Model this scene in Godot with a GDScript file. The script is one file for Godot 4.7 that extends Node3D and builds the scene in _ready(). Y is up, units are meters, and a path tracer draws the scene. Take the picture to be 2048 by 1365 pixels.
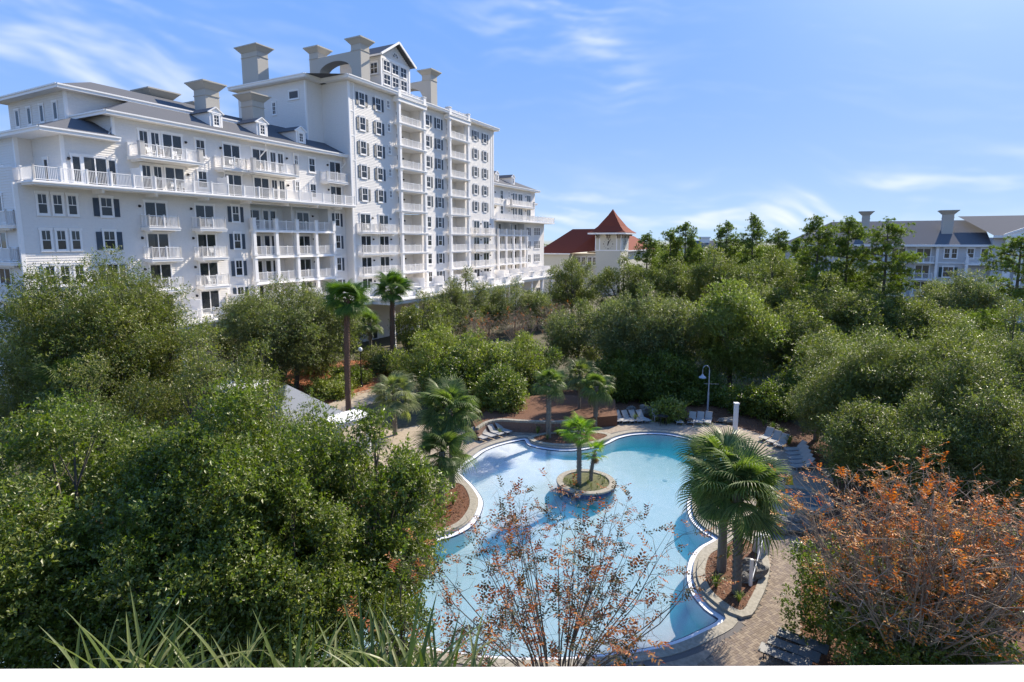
extends Node3D

# The lens of the photograph, in its own pixels (2048 x 1365): focal length, principal point, downward pitch, eye height.
const FOC := 1115.0
const CX := 1024.0
const CY := 633.0
const PITCH := 0.134216
const EYE := 14.0
const HEAD := 0.48165            # bearing of the hotel's long front, right of straight ahead
const FRONT := 55.5              # distance from the camera to the plane of that front

var UX := Vector3(sin(HEAD), 0, -cos(HEAD))
var NX := Vector3(cos(HEAD), 0, sin(HEAD))
var ORG := -NX * FRONT
var M := {}
var used := {}
var rng := RandomNumberGenerator.new()
var mesh_cache := {}


# ------------------------------------------------------------------ mesh builder
class MB:
	var v := PackedVector3Array()
	var n := PackedVector3Array()
	var c := PackedColorArray()
	var uv := PackedVector2Array()
	var tint := Color(1, 1, 1)
	var xf := Transform3D()
	var moved := false

	func tri(a: Vector3, b: Vector3, d: Vector3) -> void:      # counter-clockwise seen from outside
		if moved:
			a = xf * a; b = xf * b; d = xf * d
		var k := (b - a).cross(d - a).normalized()
		v.append(a); v.append(d); v.append(b)
		for i in 3:
			n.append(k); c.append(tint); uv.append(Vector2())

	func quad(a: Vector3, b: Vector3, d: Vector3, e: Vector3) -> void:
		tri(a, b, d)
		tri(a, d, e)

	func box(x0: float, y0: float, z0: float, x1: float, y1: float, z1: float) -> void:
		var p := Vector3(x0, y0, z0)
		var q := Vector3(x1, y1, z1)
		var A := Vector3(p.x, p.y, q.z); var B := Vector3(q.x, p.y, q.z); var C := Vector3(q.x, q.y, q.z); var D := Vector3(p.x, q.y, q.z)
		var E := Vector3(p.x, p.y, p.z); var F := Vector3(q.x, p.y, p.z); var G := Vector3(q.x, q.y, p.z); var H := Vector3(p.x, q.y, p.z)
		quad(A, B, C, D); quad(F, E, H, G); quad(E, A, D, H); quad(B, F, G, C); quad(D, C, G, H); quad(E, F, B, A)

	func stick(x0: float, y0: float, z0: float, x1: float, y1: float, z1: float) -> void:   # a box without its ends
		var A := Vector3(x0, y0, z1); var B := Vector3(x1, y0, z1); var C := Vector3(x1, y1, z1); var D := Vector3(x0, y1, z1)
		var E := Vector3(x0, y0, z0); var F := Vector3(x1, y0, z0); var G := Vector3(x1, y1, z0); var H := Vector3(x0, y1, z0)
		quad(A, B, C, D); quad(F, E, H, G); quad(E, A, D, H); quad(B, F, G, C)

	func beam(a: Vector3, b: Vector3, w: float, h: float) -> void:      # box of width w, height h from a to b
		var d := (b - a).normalized()
		var s := d.cross(Vector3.UP)
		if s.length() < 0.01:
			s = Vector3.RIGHT
		s = s.normalized() * w * 0.5
		var t := s.cross(d).normalized() * h * 0.5
		var P := [a - s - t, a + s - t, a + s + t, a - s + t, b - s - t, b + s - t, b + s + t, b - s + t]
		quad(P[1], P[0], P[3], P[2]); quad(P[4], P[5], P[6], P[7])
		quad(P[0], P[1], P[5], P[4]); quad(P[2], P[3], P[7], P[6]); quad(P[1], P[2], P[6], P[5]); quad(P[3], P[0], P[4], P[7])

	func tube(pts: Array, rad: Array, sides := 6, cap := false) -> void:
		var rings := []
		for i in pts.size():
			var d: Vector3 = (pts[mini(i + 1, pts.size() - 1)] - pts[maxi(i - 1, 0)]).normalized()
			var s := d.cross(Vector3.UP if absf(d.y) < 0.95 else Vector3.RIGHT).normalized()
			var t := s.cross(d)
			var ring := PackedVector3Array()
			for k in sides:
				var a := TAU * k / sides
				ring.append(pts[i] + (s * cos(a) + t * sin(a)) * rad[i])
			rings.append(ring)
		for i in pts.size() - 1:
			for k in sides:
				var m := (k + 1) % sides
				smooth_quad(rings[i][k], rings[i + 1][k], rings[i + 1][m], rings[i][m], pts[i], pts[i + 1])
		if cap:
			for k in range(1, sides - 1):
				tri(rings[-1][0], rings[-1][k + 1], rings[-1][k])

	func smooth_quad(a: Vector3, b: Vector3, d: Vector3, e: Vector3, p: Vector3, q: Vector3) -> void:
		var na := (a - p).normalized(); var nb := (b - q).normalized(); var nd := (d - q).normalized(); var ne := (e - p).normalized()
		for w in [[a, na], [d, nd], [b, nb], [a, na], [e, ne], [d, nd]]:
			v.append(xf * w[0] if moved else w[0]); n.append((xf.basis * w[1]).normalized() if moved else w[1]); c.append(tint); uv.append(Vector2())

	func lathe(prof: Array, sides := 16, at := Vector3.ZERO) -> void:      # prof: [radius, height] from the bottom up
		for i in prof.size() - 1:
			for k in sides:
				var a := TAU * k / sides
				var b := TAU * (k + 1) / sides
				var p := at + Vector3(cos(a) * prof[i][0], prof[i][1], sin(a) * prof[i][0])
				var q := at + Vector3(cos(b) * prof[i][0], prof[i][1], sin(b) * prof[i][0])
				var r := at + Vector3(cos(b) * prof[i + 1][0], prof[i + 1][1], sin(b) * prof[i + 1][0])
				var s := at + Vector3(cos(a) * prof[i + 1][0], prof[i + 1][1], sin(a) * prof[i + 1][0])
				if prof[i][0] > 0.0001:
					tri(p, r, q)
				if prof[i + 1][0] > 0.0001:
					tri(p, s, r)

	func slab(poly: PackedVector2Array, y: float, thick := 0.0) -> void:     # flat sheet of that outline (x, z), top at y, with sides if thick
		var idx := Geometry2D.triangulate_polygon(poly)
		for i in range(0, idx.size(), 3):
			var a := poly[idx[i]]; var b := poly[idx[i + 1]]; var d := poly[idx[i + 2]]
			if (b - a).cross(d - a) > 0:
				var t := b; b = d; d = t
			tri(Vector3(a.x, y, a.y), Vector3(b.x, y, b.y), Vector3(d.x, y, d.y))
		if thick > 0.0:
			for i in poly.size():
				var a := poly[i]; var b := poly[(i + 1) % poly.size()]
				quad(Vector3(a.x, y - thick, a.y), Vector3(b.x, y - thick, b.y), Vector3(b.x, y, b.y), Vector3(a.x, y, a.y))

	func mesh() -> ArrayMesh:
		var arr := []
		arr.resize(Mesh.ARRAY_MAX)
		arr[Mesh.ARRAY_VERTEX] = v
		arr[Mesh.ARRAY_NORMAL] = n
		arr[Mesh.ARRAY_COLOR] = c
		var m := ArrayMesh.new()
		m.add_surface_from_arrays(Mesh.PRIMITIVE_TRIANGLES, arr)
		return m


# ------------------------------------------------------------------ naming and placing
func numbered(called: String) -> String:
	if not used.has(called):
		used[called] = 0
		return called
	used[called] += 1
	return "%s_%03d" % [called, used[called]]

func thing(called: String, label: String, category: String, at := Vector3.ZERO, group := "") -> Node3D:
	var o := Node3D.new()
	o.name = numbered(called)
	add_child(o)
	o.position = at
	o.set_meta("label", label)
	o.set_meta("category", category)
	if group != "":
		o.set_meta("group", group)
	return o

func part(called: String, m: Mesh, mat: Material, parent: Node, at := Transform3D()) -> MeshInstance3D:
	var o := MeshInstance3D.new()
	o.name = called
	o.mesh = m
	o.material_override = mat
	parent.add_child(o, true)
	o.transform = at
	return o

func node(called: String, parent: Node, at := Transform3D()) -> Node3D:
	var o := Node3D.new()
	o.name = called
	parent.add_child(o, true)
	o.transform = at
	return o

func structure(called: String, m: Mesh, mat: Material) -> MeshInstance3D:
	var o := MeshInstance3D.new()
	o.name = numbered(called)
	o.mesh = m
	o.material_override = mat
	o.set_meta("kind", "structure")
	add_child(o)
	return o

func copy(o: Node3D, called: String, label := "") -> Node3D:
	var c: Node3D = o.duplicate()
	c.name = numbered(called)
	if label != "":
		c.set_meta("label", label)
	add_child(c)
	return c

func ray(px: float, py: float) -> Vector3:
	var x := (px - CX) / FOC
	var y := -(py - CY) / FOC
	return Vector3(x, y * cos(PITCH) - sin(PITCH), -(cos(PITCH) + y * sin(PITCH)))

func G(px: float, py: float, h := 0.0) -> Vector3:            # where that pixel's line of sight meets the level h
	var d := ray(px, py)
	return Vector3(0, EYE, 0) + d * ((h - EYE) / d.y)

func P3(px: float, py: float, depth: float) -> Vector3:       # the point on that line at a distance ahead
	var d := ray(px, py)
	return Vector3(0, EYE, 0) + d * (depth / -d.z)

func outline(pixels: Array, h := 0.0) -> PackedVector2Array:
	var out := PackedVector2Array()
	for p in pixels:
		var g := G(p[0], p[1], h)
		out.append(Vector2(g.x, g.z))
	return out

func rounded(poly: PackedVector2Array, steps := 5) -> PackedVector2Array:       # closed Catmull-Rom curve through the corners
	var out := PackedVector2Array()
	var k := poly.size()
	for i in k:
		for s in steps:
			out.append(poly[i].cubic_interpolate(poly[(i + 1) % k], poly[(i + k - 1) % k], poly[(i + 2) % k], float(s) / steps))
	return out


# ------------------------------------------------------------------ materials
func lin(r: float, g: float, b: float, a := 1.0) -> Color:
	var c := Color(r, g, b).linear_to_srgb()
	c.a = a
	return c

func noise_tex(freq: float, lo: Color, hi: Color, seed_at := 1, size := 512, octaves := 6, mid := 0.5) -> NoiseTexture2D:
	var f := FastNoiseLite.new()
	f.seed = seed_at
	f.noise_type = FastNoiseLite.TYPE_SIMPLEX_SMOOTH
	f.frequency = freq
	f.fractal_octaves = octaves
	f.fractal_gain = 0.62
	var t := NoiseTexture2D.new()
	t.width = size
	t.height = size
	t.seamless = true
	t.noise = f
	var g := Gradient.new()
	g.set_color(0, lo)
	g.set_color(1, hi)
	g.add_point(mid, lo.lerp(hi, 0.5))
	t.color_ramp = g
	return t

func mat(called: String, r: float, g: float, b: float, rough := 0.8) -> StandardMaterial3D:
	var m := StandardMaterial3D.new()
	m.resource_name = called
	m.albedo_color = lin(r, g, b)
	m.roughness = rough
	m.metallic_specular = 0.5
	M[called] = m
	return m

func textured(called: String, lo: Color, hi: Color, freq: float, per_metre: float, rough := 0.85, bump := 0.0, seed_at := 1, size := 512) -> StandardMaterial3D:
	var m := mat(called, 1, 1, 1, rough)
	m.albedo_texture = noise_tex(freq, lo, hi, seed_at, size)
	m.uv1_triplanar = true
	m.uv1_world_triplanar = true
	m.uv1_scale = Vector3.ONE * per_metre
	if bump > 0.0:
		m.heightmap_enabled = true
		m.heightmap_texture = noise_tex(freq, Color.BLACK, Color.WHITE, seed_at, size)
		m.heightmap_scale = bump
	return m

func leafy(called: String, rough: float, back: Color, spec := 0.5) -> StandardMaterial3D:
	var m := mat(called, 1, 1, 1, rough)
	m.vertex_color_use_as_albedo = true
	m.backlight_enabled = true
	m.backlight = back
	m.metallic_specular = spec
	m.cull_mode = BaseMaterial3D.CULL_DISABLED
	return m

func materials() -> void:
	textured("siding", lin(.70, .665, .62), lin(.79, .755, .705), 0.02, 0.35, 0.6)
	textured("trim", lin(.82, .795, .76), lin(.88, .855, .82), 0.02, 0.5, 0.5)
	textured("stucco", lin(.44, .41, .355), lin(.51, .48, .42), 0.03, 0.5, 0.9, 0.3, 3)
	textured("shingle", lin(.080, .082, .088), lin(.195, .198, .210), 0.09, 0.9, 0.9, 0.0, 4)
	M.shingle.metallic_specular = 0.15
	textured("shingle_red", lin(.145, .038, .024), lin(.24, .066, .040), 0.06, 0.5, 0.85, 0.0, 5)
	M.shingle_red.metallic_specular = 0.2
	textured("shingle_pale", lin(.16, .17, .18), lin(.30, .31, .325), 0.06, 0.9, 0.9, 0.0, 4)
	textured("cream", lin(.56, .525, .42), lin(.63, .59, .48), 0.02, 0.3, 0.8)
	textured("grey_siding", lin(.52, .50, .48), lin(.59, .57, .55), 0.02, 0.3, 0.7)
	mat("shutter", .050, .066, .085, 0.55)
	mat("shutter_green", .02, .05, .045, 0.55)
	mat("room_backing", .20, .20, .20, 0.8)  # grey backing behind the dark panes, in place of a shaded room
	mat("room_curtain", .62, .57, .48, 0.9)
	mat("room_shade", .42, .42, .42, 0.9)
	mat("black_metal", .012, .012, .014, 0.45)
	mat("grey_metal", .33, .36, .40, 0.45)
	mat("white_plastic", .78, .78, .77, 0.4)
	mat("wicker", .30, .24, .18, 0.8)
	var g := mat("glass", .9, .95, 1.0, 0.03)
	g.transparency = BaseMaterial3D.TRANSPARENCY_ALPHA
	g.albedo_color = Color(0.16, 0.18, 0.20, 0.78)      # dark tint stands in for the shade of the rooms behind
	var w := mat("water", .9, .97, 1.0, 0.02)
	w.transparency = BaseMaterial3D.TRANSPARENCY_ALPHA
	w.albedo_color = Color(0.3, 0.7, 0.8, 0.02)
	w.normal_enabled = true
	var wn := FastNoiseLite.new()
	wn.seed = 9; wn.frequency = 0.02; wn.fractal_octaves = 3
	var wt := NoiseTexture2D.new()
	wt.width = 512; wt.height = 512; wt.seamless = true; wt.noise = wn; wt.as_normal_map = true; wt.bump_strength = 2.0
	w.normal_texture = wt
	w.normal_scale = 0.22
	w.uv1_triplanar = true
	w.uv1_world_triplanar = true
	w.uv1_scale = Vector3.ONE * 0.35
	textured("plaster", lin(.50, .53, .55), lin(.61, .63, .65), 0.012, 0.16, 0.7, 0.0, 8)
	textured("coping", lin(.20, .18, .14), lin(.37, .335, .27), 0.012, 0.7, 0.8, 0.2, 11)
	textured("ledge", lin(.66, .68, .72), lin(.76, .77, .80), 0.03, 0.8, 0.4)
	mat("tile_blue", .018, .060, .17, 0.15)
	mat("tile_grey", .16, .18, .21, 0.3)
	mat("spa_water", .10, .15, .17, 0.04)
	mat("tile_navy", .010, .025, .075, 0.2)
	textured("paver_far", lin(.20, .155, .115), lin(.38, .31, .24), 0.02, 0.30, 0.9, 0.25, 12)
	textured("sandy_path", lin(.27, .215, .15), lin(.42, .35, .265), 0.015, 0.25, 0.9, 0.1, 13)
	textured("joint_sand", lin(.085, .075, .062), lin(.14, .125, .105), 0.06, 1.0, 0.95)
	textured("border_paver", lin(.085, .078, .075), lin(.16, .145, .135), 0.05, 1.2, 0.9)
	textured("mulch", lin(.045, .018, .009), lin(.26, .115, .055), 0.03, 0.9, 0.95, 1.2, 15)
	textured("pine_straw", lin(.12, .038, .014), lin(.44, .165, .065), 0.025, 0.5, 0.95, 1.0, 16)
	textured("turf", lin(.055, .060, .022), lin(.15, .145, .060), 0.04, 0.25, 0.95, 0.6, 17)
	textured("earth", lin(.055, .050, .025), lin(.14, .115, .065), 0.03, 0.15, 0.95, 0.5, 18)
	textured("rock", lin(.06, .055, .048), lin(.30, .28, .245), 0.03, 0.8, 0.9, 2.0, 19)
	textured("bark", lin(.07, .058, .045), lin(.17, .145, .115), 0.05, 2.0, 0.95, 0.8, 20)
	textured("pale_bark", lin(.20, .15, .10), lin(.38, .30, .21), 0.04, 2.0, 0.9, 0.3, 21)
	textured("palm_bark", lin(.11, .095, .078), lin(.26, .235, .20), 0.07, 2.5, 0.95, 1.0, 22)
	textured("palm_rust", lin(.11, .060, .040), lin(.27, .175, .12), 0.07, 2.5, 0.95, 1.0, 23)
	textured("sling", lin(.30, .285, .26), lin(.37, .355, .325), 0.12, 3.0, 0.85)
	textured("sling_wet", lin(.10, .103, .103), lin(.16, .16, .157), 0.03, 0.8, 0.6)
	textured("brick", lin(.15, .085, .06), lin(.27, .17, .125), 0.05, 1.5, 0.9, 0.3, 25)
	mat("paint_red", .42, .03, .02, 0.5)
	mat("sign_yellow", .80, .52, .01, 0.45)
	mat("lettering", .03, .03, .035, 0.6)
	leafy("leaf_gloss", 0.42, lin(.80, .98, .28), 0.6)
	leafy("leaf_dull", 0.46, lin(.80, .98, .34), 0.58)
	leafy("leaf_autumn", 0.5, lin(.75, .45, .18), 0.35)
	leafy("leaf_palm", 0.42, lin(.80, .96, .30), 0.38)
	leafy("leaf_pine", 0.45, lin(.80, .98, .28), 0.55)
	leafy("blade", 0.4, lin(.55, .66, .20), 0.4)
	for i in 5:
		var k: Array = [[.18, .135, .10], [.215, .165, .12], [.25, .195, .142], [.195, .15, .118], [.28, .22, .16]][i]
		textured("paver_%d" % i, lin(k[0] * .85, k[1] * .85, k[2] * .85), lin(k[0] * 1.12, k[1] * 1.12, k[2] * 1.12), 0.05, 2.0, 0.92, 0.1, 30 + i, 256)


# ------------------------------------------------------------------ camera, sky, sun
func smooth01(a: float, b: float, x: float) -> float:
	var t := clampf((x - a) / (b - a), 0.0, 1.0)
	return t * t * (3.0 - 2.0 * t)

func sky_picture() -> ImageTexture:
	var w := 2048
	var h := 1024
	var f := FastNoiseLite.new()
	f.seed = 5; f.frequency = 1.0; f.fractal_octaves = 5; f.fractal_gain = 0.55
	var f2 := FastNoiseLite.new()
	f2.seed = 12; f2.frequency = 1.0; f2.fractal_octaves = 3
	# banks of thin cloud: bearing and height in degrees, half width, half height, strength, slope
	var banks := [[-43.0, 17.5, 20.0, 5.0, 0.8, -0.22], [-33.0, 10.0, 9.0, 4.0, 0.5, -0.3], [5.0, 21.0, 8.0, 4.0, 0.8, 0.15], [9.5, 16.0, 3.5, 3.0, 0.5, -0.5], [6.0, 3.6, 7.0, 1.7, 1.0, 0.05], [17.5, 4.3, 2.6, 0.9, 0.8, 0.12],
		[33.0, 3.6, 16.0, 1.6, 1.0, 0.12], [42.0, 6.0, 14.0, 1.0, 0.4, 0.14], [22.0, 2.2, 14.0, 1.3, 0.7, 0.05], [-8.0, 2.5, 20.0, 1.6, 0.6, 0.0], [70.0, 8.0, 22.0, 3.0, 0.8, 0.1], [-85.0, 14.0, 22.0, 6.0, 0.8, -0.2],
		[115.0, 10.0, 25.0, 4.0, 0.8, 0.1], [160.0, 7.0, 30.0, 3.5, 0.8, 0.0], [-130.0, 12.0, 30.0, 5.0, 0.8, 0.1]]
	var data := PackedFloat32Array()
	data.resize(w * h * 3)
	var sun_y := sin(deg_to_rad(36.5))
	var sun_h := cos(deg_to_rad(36.5))
	var low := [0.200, 0.275, 0.365]
	for y in h:
		var el := 90.0 - (y + 0.5) * 180.0 / h
		if el <= 0.0:
			for x in w:
				var at0 := (y * w + x) * 3
				data[at0] = 0.22; data[at0 + 1] = 0.24; data[at0 + 2] = 0.24
			continue
		var t := pow(1.0 - sin(deg_to_rad(el)), 5.5)
		var r := lerpf(0.061, low[0], t)
		var g := lerpf(0.141, low[1], t)
		var b := lerpf(0.345, low[2], t)
		for x in w:
			var az := (x + 0.5) * 360.0 / w
			if az > 180.0:
				az -= 360.0
			var cover := 0.0
			for k in banks:
				var dx: float = az - k[0]
				if dx > 180.0: dx -= 360.0
				if dx < -180.0: dx += 360.0
				if absf(dx) > k[2] * 2.2:
					continue
				var dy: float = el - k[1] - dx * k[5]
				if absf(dy) > k[3] * 2.2:
					continue
				cover += k[4] * exp(-(dx * dx) / (k[2] * k[2]) - (dy * dy) / (k[3] * k[3]))
			var a := 0.0
			if el < 60.0:
				var ca := deg_to_rad(az)
				# thin cirrus: long fibres drawn out along the bearing, frayed by a slower field
				var s := f2.get_noise_3d(cos(ca) * 2.2, el * 0.05, sin(ca) * 2.2)
				var run := el * 0.42 + az * 0.055 + s * 1.1
				var nz := f.get_noise_3d(cos(ca) * 3.2, run, sin(ca) * 3.2) * 0.75 + f2.get_noise_3d(cos(ca) * 9.0, run * 1.7, sin(ca) * 9.0) * 0.35
				a = clampf(cover, 0.0, 1.1) * smooth01(-0.25, 0.66, nz) * 0.85 + 0.05 * smooth01(0.0, 0.6, nz) * smooth01(60.0, 30.0, el)
				a = clampf(a, 0.0, 0.92)
			# the bright air close round the sun
			var off := rad_to_deg(acos(clampf(sin(deg_to_rad(el)) * sun_y + cos(deg_to_rad(el)) * sun_h * cos(deg_to_rad(az - 44.0)), -1.0, 1.0)))
			var glow := 2.6 * exp(-off / 5.5) + 0.05 * exp(-off / 14.0)
			var at := (y * w + x) * 3
			data[at] = lerpf(r, 0.33, a) + glow; data[at + 1] = lerpf(g, 0.355, a) + glow * .95; data[at + 2] = lerpf(b, 0.40, a) + glow * .86
	var im := Image.create_from_data(w, h, false, Image.FORMAT_RGBF, data.to_byte_array())
	return ImageTexture.create_from_image(im)

func light_and_lens() -> void:
	var cam := Camera3D.new()
	cam.name = "camera"
	cam.projection = Camera3D.PROJECTION_FRUSTUM
	cam.near = 0.1
	cam.far = 4000.0
	cam.size = 1365.0 / FOC * cam.near
	cam.frustum_offset = Vector2(0, (CY - 682.5) / FOC * cam.near)
	cam.position = Vector3(0, EYE, 0)
	cam.rotation = Vector3(-PITCH, 0, 0)
	add_child(cam)
	cam.current = true
	var sun := DirectionalLight3D.new()
	sun.name = "sun"
	sun.light_energy = 0.95
	sun.light_color = Color(1.0, 0.955, 0.88)
	sun.light_angular_distance = 0.53
	sun.shadow_enabled = true
	add_child(sun)
	var bearing := deg_to_rad(44.0)
	var up := deg_to_rad(36.5)
	var to := Vector3(sin(bearing) * cos(up), sin(up), -cos(bearing) * cos(up))
	sun.look_at_from_position(to * 100.0, Vector3.ZERO, Vector3.UP)
	var env := Environment.new()
	env.background_mode = Environment.BG_SKY
	var sky := Sky.new()
	var pano := PanoramaSkyMaterial.new()
	pano.panorama = sky_picture()
	sky.sky_material = pano
	env.sky = sky
	env.tonemap_mode = Environment.TONE_MAPPER_LINEAR
	env.tonemap_exposure = 2.9
	env.sdfgi_enabled = true
	env.ssao_enabled = true
	env.ssil_enabled = true
	env.volumetric_fog_enabled = true
	env.volumetric_fog_density = 0.0
	var we := WorldEnvironment.new()
	we.name = "world_environment"
	we.environment = env
	add_child(we)


# ------------------------------------------------------------------ ground and pool
var pool := PackedVector2Array()

func outward(poly: PackedVector2Array) -> PackedVector2Array:
	var area := 0.0
	var k := poly.size()
	for i in k:
		area += poly[i].cross(poly[(i + 1) % k])
	var sgn := 1.0 if area > 0 else -1.0
	var out := PackedVector2Array()
	for i in k:
		var a := (poly[i] - poly[(i + k - 1) % k]).normalized()
		var b := (poly[(i + 1) % k] - poly[i]).normalized()
		var na := Vector2(a.y, -a.x) * sgn
		var nb := Vector2(b.y, -b.x) * sgn
		var m := (na + nb)
		m = m.normalized() / maxf(0.55, m.normalized().dot(na)) if m.length() > 0.05 else na
		out.append(m)
	return out

func shifted(poly: PackedVector2Array, by: float) -> PackedVector2Array:
	var nn := outward(poly)
	var out := PackedVector2Array()
	for i in poly.size():
		out.append(poly[i] + nn[i] * by)
	return out

func ring(b: MB, poly: PackedVector2Array, near: float, far: float, top: float, bottom: float, from := 0, count := -1) -> void:
	var p := shifted(poly, near)
	var q := shifted(poly, far)
	var k := poly.size()
	for s in (k if count < 0 else count):
		var i := (from + s) % k
		var j := (i + 1) % k
		var a := Vector3(p[i].x, top, p[i].y); var d := Vector3(p[j].x, top, p[j].y)
		var e := Vector3(q[j].x, top, q[j].y); var g := Vector3(q[i].x, top, q[i].y)
		if far - near > 0.001:
			b.quad(a, g, e, d)
			if (g - a).cross(d - a).y < 0:
				pass
		var lo := Vector3(0, bottom - top, 0)
		b.quad(a, d, d + lo, a + lo)
		if far - near > 0.001:
			b.quad(g, g + lo, e + lo, e)

func depth_at(x: float, z: float) -> float:
	var b := G(988, 890)
	var d := Vector2(x - b.x, z - b.z).length()
	var deep := clampf((d - 1.2) / 13.0, 0.0, 1.0)
	var p := G(1320, 890)
	var e := Vector2(x - p.x, z - p.z).length()
	return 0.03 + 0.95 * pow(deep, 0.8) + 0.22 * exp(-e * e / 40.0)

func build_pool() -> void:
	var px := [[945, 912], [965, 898], [1000, 885], [1050, 875], [1062, 886], [1088, 893], [1130, 897], [1175, 893], [1208, 884], [1232, 873], [1262, 866], [1300, 864], [1345, 867], [1395, 880], [1450, 905], [1475, 930],
		[1462, 952], [1420, 968], [1392, 985], [1384, 1005], [1390, 1035], [1412, 1058], [1436, 1073], [1434, 1081], [1408, 1096], [1391, 1118], [1386, 1150], [1395, 1182], [1420, 1212], [1452, 1239], [1400, 1270], [1345, 1292],
		[1280, 1306], [1180, 1318], [1080, 1322], [980, 1318], [880, 1305], [790, 1288], [640, 1330], [400, 1390], [100, 1420], [-300, 1350], [-500, 1200], [-200, 1112], [0, 1094], [150, 1096], [400, 1104], [650, 1107], [790, 1098],
		[830, 1084], [880, 1072], [920, 1057], [945, 1036], [957, 1005], [949, 985], [934, 966], [914, 945], [924, 926]]
	pool = rounded(outline(px), 4)
	var o := node("swimming_pool", self)
	o.name = numbered("swimming_pool")
	o.set_meta("kind", "structure")
	var b := MB.new()
	ring(b, pool, 0.0, 0.40, 0.035, -0.02)
	part("coping", b.mesh(), M.coping, o)
	b = MB.new()
	ring(b, pool, 0.40, 0.62, 0.006, -0.02)
	part("border_course", b.mesh(), M.border_paver, o)
	b = MB.new()
	ring(b, pool, -0.004, 0.0, 0.0, -0.10)
	part("waterline_tiles", b.mesh(), M.tile_grey, o)
	b = MB.new()
	ring(b, pool, -0.24, -0.004, -0.085, -0.2)
	part("gutter_ledge", b.mesh(), M.ledge, o)
	b = MB.new()
	ring(b, pool, -0.275, -0.24, -0.09, -2.2)
	part("edge_tiles", b.mesh(), M.tile_navy, o)
	b = MB.new()
	ring(b, pool, -0.285, -0.277, -0.16, -2.2)
	part("side_wall", b.mesh(), M.plaster, o)
	# floor: one even sheet that falls from the beach entry to the deep end
	b = MB.new()
	var lo := Vector2(1e9, 1e9); var hi := -lo
	for p in pool:
		lo = lo.min(p); hi = hi.max(p)
	var step := 0.75
	var nx := int((hi.x - lo.x) / step) + 1
	var nz := int((hi.y - lo.y) / step) + 1
	for i in nx:
		for j in nz:
			var x0 := lo.x + i * step; var z0 := lo.y + j * step
			var c := [Vector2(x0, z0), Vector2(x0, z0 + step), Vector2(x0 + step, z0 + step), Vector2(x0 + step, z0)]
			var near := false
			for q in [Vector2(x0 + step * .5, z0 + step * .5), c[0], c[1], c[2], c[3]]:
				if Geometry2D.is_point_in_polygon(q, pool):
					near = true
			if near:
				var w := []
				for q in c:
					w.append(Vector3(q.x, -0.10 - depth_at(q.x, q.y), q.y))
				b.quad(w[0], w[1], w[2], w[3])
	part("pool_floor", b.mesh(), M.plaster, o)
	for q in [[1256, 893], [1406, 1068], [1010, 1130], [1240, 1080], [1330, 960], [1080, 1040]]:
		var g := G(q[0], q[1], -1.0)
		b = MB.new()
		b.lathe([[.0, 0], [.16, 0]], 14)
		b.lathe([[.16, 0.0], [.16, .015], [.12, .02], [.0, .02]], 14)
		part("drain_grate", b.mesh(), M.grey_metal, o, Transform3D(Basis(), Vector3(g.x, -0.09 - depth_at(g.x, g.z), g.z)))
	b = MB.new()
	for q in Geometry2D.offset_polygon(pool, -0.26):
		if not Geometry2D.is_polygon_clockwise(q):
			b.slab(q, -0.10)
	structure("water", b.mesh(), M.water)
	var fog := FogVolume.new()
	fog.name = numbered("water")
	fog.shape = RenderingServer.FOG_VOLUME_SHAPE_BOX
	fog.size = Vector3(hi.x - lo.x, 2.4, hi.y - lo.y)
	fog.position = Vector3((hi.x + lo.x) * .5, -0.115 - 1.2, (hi.y + lo.y) * .5)
	var fm := FogMaterial.new()
	fm.density = 0.25
	fm.albedo = lin(.02, .73, .99)
	fog.material = fm
	fog.set_meta("kind", "structure")
	add_child(fog)

func sheet(called: String, poly: PackedVector2Array, y: float, m: Material, holed := true) -> void:
	# where the pool lies inside it, cut in two through the pool so that each half is a plain outline
	var pieces: Array = [poly]
	if holed:
		pieces = []
		var xm := G(1150, 1150).x
		for half in [PackedVector2Array([Vector2(-3000, -3000), Vector2(xm, -3000), Vector2(xm, 3000), Vector2(-3000, 3000)]), PackedVector2Array([Vector2(xm, -3000), Vector2(3000, -3000), Vector2(3000, 3000), Vector2(xm, 3000)])]:
			for q in Geometry2D.intersect_polygons(poly, half):
				for w in Geometry2D.clip_polygons(q, Geometry2D.offset_polygon(pool, 0.02)[0]):
					pieces.append(w)
	var b := MB.new()
	for q in pieces:
		b.slab(q, y)
	structure(called, b.mesh(), m)

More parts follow.
